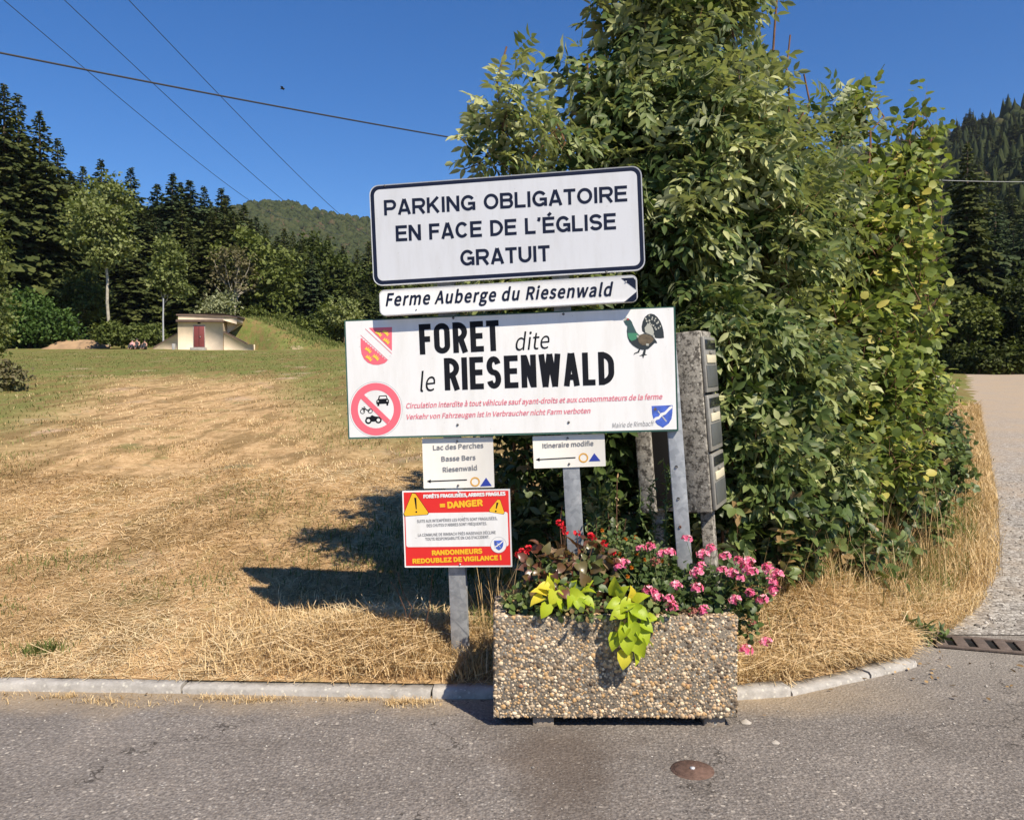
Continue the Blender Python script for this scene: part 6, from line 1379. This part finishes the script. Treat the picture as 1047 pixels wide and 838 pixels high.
# ================================================================== WHAT GROWS IN THE PLANTER
def flower_head_mesh(name, mat, rad, n, pl_, pw, seed):
    global rng
    keep = rng; rng = np.random.default_rng(seed); mb = MB()
    d = unit(rv(n) + np.array([0, -.35, .55])); P = d * rad * rng.uniform(.65, 1.1, (n, 1)) * np.array([1, 1, .8])
    tn = rng.uniform(.1, .9, n)
    for k in range(5):
        a = k * 1.2566 + rng.uniform(0, .5, n); u_ = unit(np.cross(d, unit(rv(n)))); v_ = np.cross(d, u_)
        leaves(mb, P, u_ * np.cos(a)[:, None] + v_ * np.sin(a)[:, None] + d * .35, d + rv(n, .2), pl_ * rng.uniform(.8, 1.2, n), pw, np.clip(tn + rng.normal(0, .18, n), 0, 1), ROUND)
    for i in range(n):
        q = P[i]; mb.tube([q * .1 - np.array([0, 0, rad * .3]), q], .0011, 3, .05, False)
    me = mb.mesh(name, mat); rng = keep; return me
HEADS = [flower_head_mesh('flower_head', M['pinkpetal'], .028, 15, .0145, .0105, s) for s in (1, 2, 3)]
DRYH = flower_head_mesh('flower_head', M['drypetal'], .022, 10, .012, .007, 4)
REDH = [flower_head_mesh('flower_head', M['redpetal'], .018, 6, .015, .013, s) for s in (5, 6)]
def yd(px, py):  # depth of a plant point inside the planter: lower in the picture means nearer
    return float(np.clip(4.32 - (py - 540) / 90 * .36, 3.93, 4.36))
def plant(name, label, cat, base, group=None): return thing(name, label, cat, base, group)
def stalks(root, base, tips, r, mat):
    mb = MB(); B = np.array(base)
    for t in tips:
        t = np.array(t); s0 = B + np.array([rng.normal(0, .03), rng.normal(0, .03), 0]); mid = (s0 + t) / 2 + np.array([rng.normal(0, .02), rng.normal(0, .02), .03])
        f = np.linspace(0, 1, 6)[:, None]; P = (1 - f) ** 2 * s0 + 2 * f * (1 - f) * mid + f * f * t; mb.tube(P - B, np.linspace(r, r * .6, 6), 4)
    return mb.build('stem', mat, root, True)
def foliage(root, base, lobes, n, mat, size, shape, tone=.5, name='foliage', flat=.7, tv=.2):
    P, O, _ = lobes_sample(lobes, n, .25); mb = MB()
    D = O * .7 + rv(n, .5); LN = UP * flat + O * .5 + np.array([0, -.25, 0]) + rv(n, .3); L = size * rng.uniform(.6, 1.3, n)
    leaves(mb, P - np.array(base), D, LN, L, L * rng.uniform(.8, 1.1, n), np.clip(rng.normal(tone, tv, n), 0, 1), shape); return mb.build(name, mat, root)
def geranium(label, base_px, heads, lobes_px, nleaf, dry=()):
    b = at(base_px[0], base_px[1], base_px[2]); root = plant('geranium', label, 'flowering plant', b)
    lobes = [L3(px, py, Y, rx_, ry_) for px, py, Y, rx_, ry_ in lobes_px]
    foliage(root, b, lobes, nleaf, M['geranium'], .032, ROUND, .5)
    tips = []
    for i, (px, py) in enumerate(list(heads) + list(dry)):
        isd = i >= len(heads); Y = yd(px, py) - .05; Y = max(Y, 3.9) if px < 757 else 4.05
        p = at(px, py, Y); tips.append(p - Vector((0, 0, .01)))
        h = bare('flower_head', DRYH if isd else HEADS[i % 3], root); h.location = p - b; s_ = random.uniform(.8, 1.1); h.scale = (s_, s_, s_ * .95); h.rotation_euler = (random.uniform(-.25, .25), random.uniform(-.25, .25), random.uniform(-.6, .6))
        if isd: h['label'] = 'withered brownish flower head'
    stalks(root, b, tips, .0022, M['greenstem'])
    return root
geranium('large pink geranium with many flower heads spilling over the right end of the planter', (725, 640, 4.18),
         [(702, 551), (727, 561), (719, 567), (741, 569), (717, 579), (713, 585), (738, 583), (755, 573), (765, 574), (769, 585), (763, 580), (749, 586), (756, 591), (785, 581), (795, 587), (789, 594), (792, 603), (691, 598), (712, 601), (767, 606), (752, 613), (779, 613), (720, 624), (783, 656), (762, 664)],
         [(720, 605, 4.2, 40, 24), (755, 600, 4.2, 34, 22), (700, 620, 4.1, 30, 14), (745, 618, 4.08, 26, 12), (764, 634, 4.1, 10, 22), (690, 590, 4.25, 18, 20)], 1150, [(768, 636)])
geranium('smaller pink geranium in the middle of the planter beside the trailing lime plant', (668, 640, 4.1), [(655, 561), (665, 559), (677, 566), (684, 565), (632, 579), (637, 576), (662, 603), (668, 606), (672, 610), (683, 612), (687, 620)],
         [(665, 610, 4.1, 24, 20), (650, 590, 4.2, 22, 22), (685, 615, 4.05, 18, 14)], 700, [(669, 574), (708, 625)])
# marigold tangle
b = at(650, 630, 4.25); rt = plant('marigold', 'thin leaved marigold with small orange flowers between the geraniums', 'flowering plant', b)
foliage(rt, b, [L3(650, 575, 4.28, 34, 26), L3(670, 590, 4.26, 22, 20), L3(625, 570, 4.3, 22, 26)], 1300, M['geranium'], .028, LANCE, .65)
om = flower_head_mesh('flower_head', M['orangepetal'], .006, 3, .011, .010, 8); tips = []
for px, py in ((640, 551), (650, 549), (651, 566), (655, 587), (642, 589), (653, 570), (677, 573), (616, 542), (638, 571), (646, 580), (660, 572), (634, 566)):
    p = at(px, py, yd(px, py)); h = bare('flower_head', om, rt); h.location = p - b; tips.append(p)
stalks(rt, b, tips, .0015, M['greenstem'])
# bronze leaved begonias
b = at(585, 630, 4.2); rt = plant('begonia', 'bronze leaved plant with red flowers behind the yellow green leaves at left', 'flowering plant', b)
foliage(rt, b, [L3(560, 578, 4.2, 32, 22), L3(600, 575, 4.22, 34, 24), L3(585, 595, 4.15, 44, 14), L3(625, 590, 4.2, 18, 22)], 270, M['bronze'], .050, HEART, .45, tv=.3, flat=.35)
foliage(rt, b, [L3(580, 590, 4.2, 46, 18)], 240, M['geranium'], .045, HEART, .5, name='green_foliage')
tips = []
for i, (px, py) in enumerate(((575, 538), (578, 543), (590, 545), (534, 563), (530, 567), (540, 560), (607, 550), (618, 555), (626, 565), (572, 534), (537, 566), (603, 547))):
    p = at(px, py, 4.2); h = bare('flower_head', REDH[i % 2], rt); h.location = p - b; h.rotation_euler = (0, 0, i); h.scale = (.85,) * 3; tips.append(p)
stalks(rt, b, tips, .003, M['twig'])
b = at(600, 630, 4.02); rt = plant('creeping_jenny', 'low mixed green filler leaves along the front edge of the planter', 'plant', b)
foliage(rt, b, [L3(545, 618, 4.02, 24, 10), L3(600, 622, 3.99, 40, 7), L3(660, 622, 3.99, 30, 7), L3(530, 612, 4.1, 18, 12)], 520, M['bramble'], .030, ROUND, .6, tv=.3)
# lime green sweet potato vines
def vine(label, base, spots, size):
    b = at(*base); root = plant('sweet_potato_vine', label, 'trailing plant', b); mb = MB(); tips = []
    for (px, py, Y, ang, s_, tn) in spots:
        p = np.array(at(px, py, Y)); a = R(ang); D = np.array([[math.cos(a), -.35, math.sin(a)]]); LN = np.array([[.15, -.7, .6]]) + rv(1, .42)
        L = size * s_; tips.append(p); leaves(mb, (p - np.array(b))[None] - D * L * .4, D, LN, L, L * .92, np.array([tn]), HEART)
    mb.build('foliage', M['lime'], root, True); stalks(root, b, tips, .0028, M['greenstem']); return root
sp_ = [(553, 606, 3.93, 150, 1.1, .98), (560, 598, 3.98, 80, 1.0, .85), (549, 614, 3.9, 200, .9, .95), (566, 612, 3.92, 260, 1.1, .7), (575, 604, 3.96, 100, 1.0, .5), (584, 600, 4.0, 60, .95, .4), (590, 609, 3.93, 0, 1.0, .45), (600, 605, 3.98, 20, 1.0, .4),
       (582, 615, 3.9, 270, .8, .3), (557, 624, 3.88, 250, .9, .5), (572, 620, 3.9, 300, .8, .35), (593, 619, 3.9, 300, .8, .2), (602, 616, 3.92, 330, .8, .25), (565, 592, 4.02, 110, .8, .6), (589, 593, 4.03, 70, .8, .5), (600, 597, 4.02, 40, .8, .45), (556, 600, 3.95, 170, .8, .95)]
vine('low clump of yellow green heart shaped leaves at the left of the planter top', (575, 628, 4.0), sp_, .078)
sp_ = [(630, 600, 3.95, 110, 1.15, .6), (637, 605, 3.92, 60, .9, .5), (645, 608, 3.9, 80, 1.0, .98), (628, 618, 3.88, 190, .9, .35), (640, 620, 3.86, 210, 1.0, .5), (655, 612, 3.88, 40, 1.0, .6), (632, 628, 3.85, 200, 1.0, .45), (644, 634, 3.84, 270, 1.05, .3), (656, 628, 3.85, 330, 1.0, .2), (661, 640, 3.84, 330, .9, .2), (632, 643, 3.83, 250, 1.0, .35),
       (647, 646, 3.82, 280, 1.1, .25), (658, 650, 3.83, 300, 1.05, .3), (629, 656, 3.84, 240, 1.0, .5), (641, 660, 3.82, 280, 1.0, .35), (654, 662, 3.82, 290, 1.1, .4), (638, 674, 3.83, 265, 1.05, .9), (650, 672, 3.83, 280, .9, .6), (662, 656, 3.85, 340, .85, .2), (648, 622, 3.85, 150, .9, .2), (638, 648, 3.81, 230, .9, .4), (665, 632, 3.87, 10, .8, .4)]
vine('trailing lime green vine hanging over the front of the planter', (648, 626, 3.97), sp_, .078)
# dry tuft and moss on the back left corner of the planter
mb = MB(); n = 420; x = rng.uniform(PX0 + .04, PX0 + .26, n); y = rng.uniform(4.12, 4.32, n); blades(mb, x, y, rng.uniform(.03, .09, n), .0035, rng.uniform(.4, 1.2, n), np.clip(rng.normal(.25, .15, n), 0, .9), z=np.full(n, PZ1 - .005))
tag(mb.build('dry_tuft', M['straw']), 'tuft of dry brown grass on the back left corner of the planter', 'dry grass')
# dry stalk by the left post, dead flower stems and weeds in front of the letterboxes
def weed(label, base, tops, r, mat, n, lsz, lm, name='weed'):
    root = plant(name, label, 'weed', base); B = np.array(base); tb = MB(); mb = MB()
    for t in tops:
        P = wav(B + np.array([rng.normal(0, .02), rng.normal(0, .02), 0]), t, 8, .015) - B; tb.tube(P, np.linspace(r, r * .5, 8), 4)
        if n:
            f = rng.uniform(.35, 1, n); i = (f * 7).astype(int).clip(0, 6); q = P[i] + (P[i + 1] - P[i]) * (f * 7 - i)[:, None]
            leaves(mb, q, rv(n, 1) + UP * .4, UP + rv(n, .4), lsz * rng.uniform(.6, 1.3, n), lsz * .4, np.clip(rng.normal(.5, .2, n), 0, 1), LANCE)
    tb.build('stem', M[mat], root, True)
    if n: mb.build('foliage', M[lm], root)
    return root
g0 = lambda px, Y: (lambda p: Vector((p.x, Y, hz(p.x, Y))))(at(px, 400, Y))
weed('thin dry grass stalks leaning left of the danger sign post', g0(432, 4.75), [at(400, 595, 4.75), at(407, 585, 4.8), at(445, 560, 4.8)], .003, 'twig', 0, 0, None, 'dead_stalk')
weed('single straight dead flower stem between the middle post and the letterboxes', g0(629, 4.42), [at(631, 488, 4.42)], .004, 'twig', 26, .03, 'straw', 'dead_stalk')
weed('tall leafy green weed growing up in front of the letterbox block', g0(677, 4.62), [at(678, 468, 4.6), at(684, 480, 4.62), at(668, 490, 4.62), at(655, 500, 4.6)], .004, 'greenstem', 90, .045, 'geranium')
weed('bushy dry weed with small leaves behind the middle of the planter', g0(618, 4.55), [at(610, 528, 4.5), at(622, 524, 4.5), at(640, 530, 4.5), at(600, 534, 4.5), at(632, 536, 4.5)], .004, 'twig', 110, .034, 'bramble')
weed('green bindweed climbing at the edge of the drain grate', g0(940, 5.25), [at(925, 632, 5.25), at(948, 640, 5.2), at(968, 650, 5.2), at(935, 645, 5.2)], .004, 'greenstem', 26, .075, 'bramble')
weed('broad leaved green plant between the sign posts', g0(600, 5.0), [at(602, 500, 4.95), at(612, 508, 4.95), at(622, 500, 5.0), at(606, 520, 4.95)], .004, 'greenstem', 60, .085, 'ash')

# ================================================================== THE AIR
hm = bpy.data.materials.new('thin_haze'); hm.use_nodes = True; ht = hm.node_tree; ht.nodes.clear()
hv = ht.nodes.new('ShaderNodeVolumePrincipled'); hv.inputs['Color'].default_value = (0.80, 0.87, 1.0, 1); hv.inputs['Density'].default_value = 0.00007; hv.inputs['Anisotropy'].default_value = 0.2
ho = ht.nodes.new('ShaderNodeOutputMaterial'); ht.links.new(hv.outputs[0], ho.inputs['Volume'])
hb_ = MB().box((-3100, -3100, -1.6), (3100, 3100, 420)).build('haze', hm); hb_['kind'] = 'stuff'
C.cycles.volume_bounces = 0
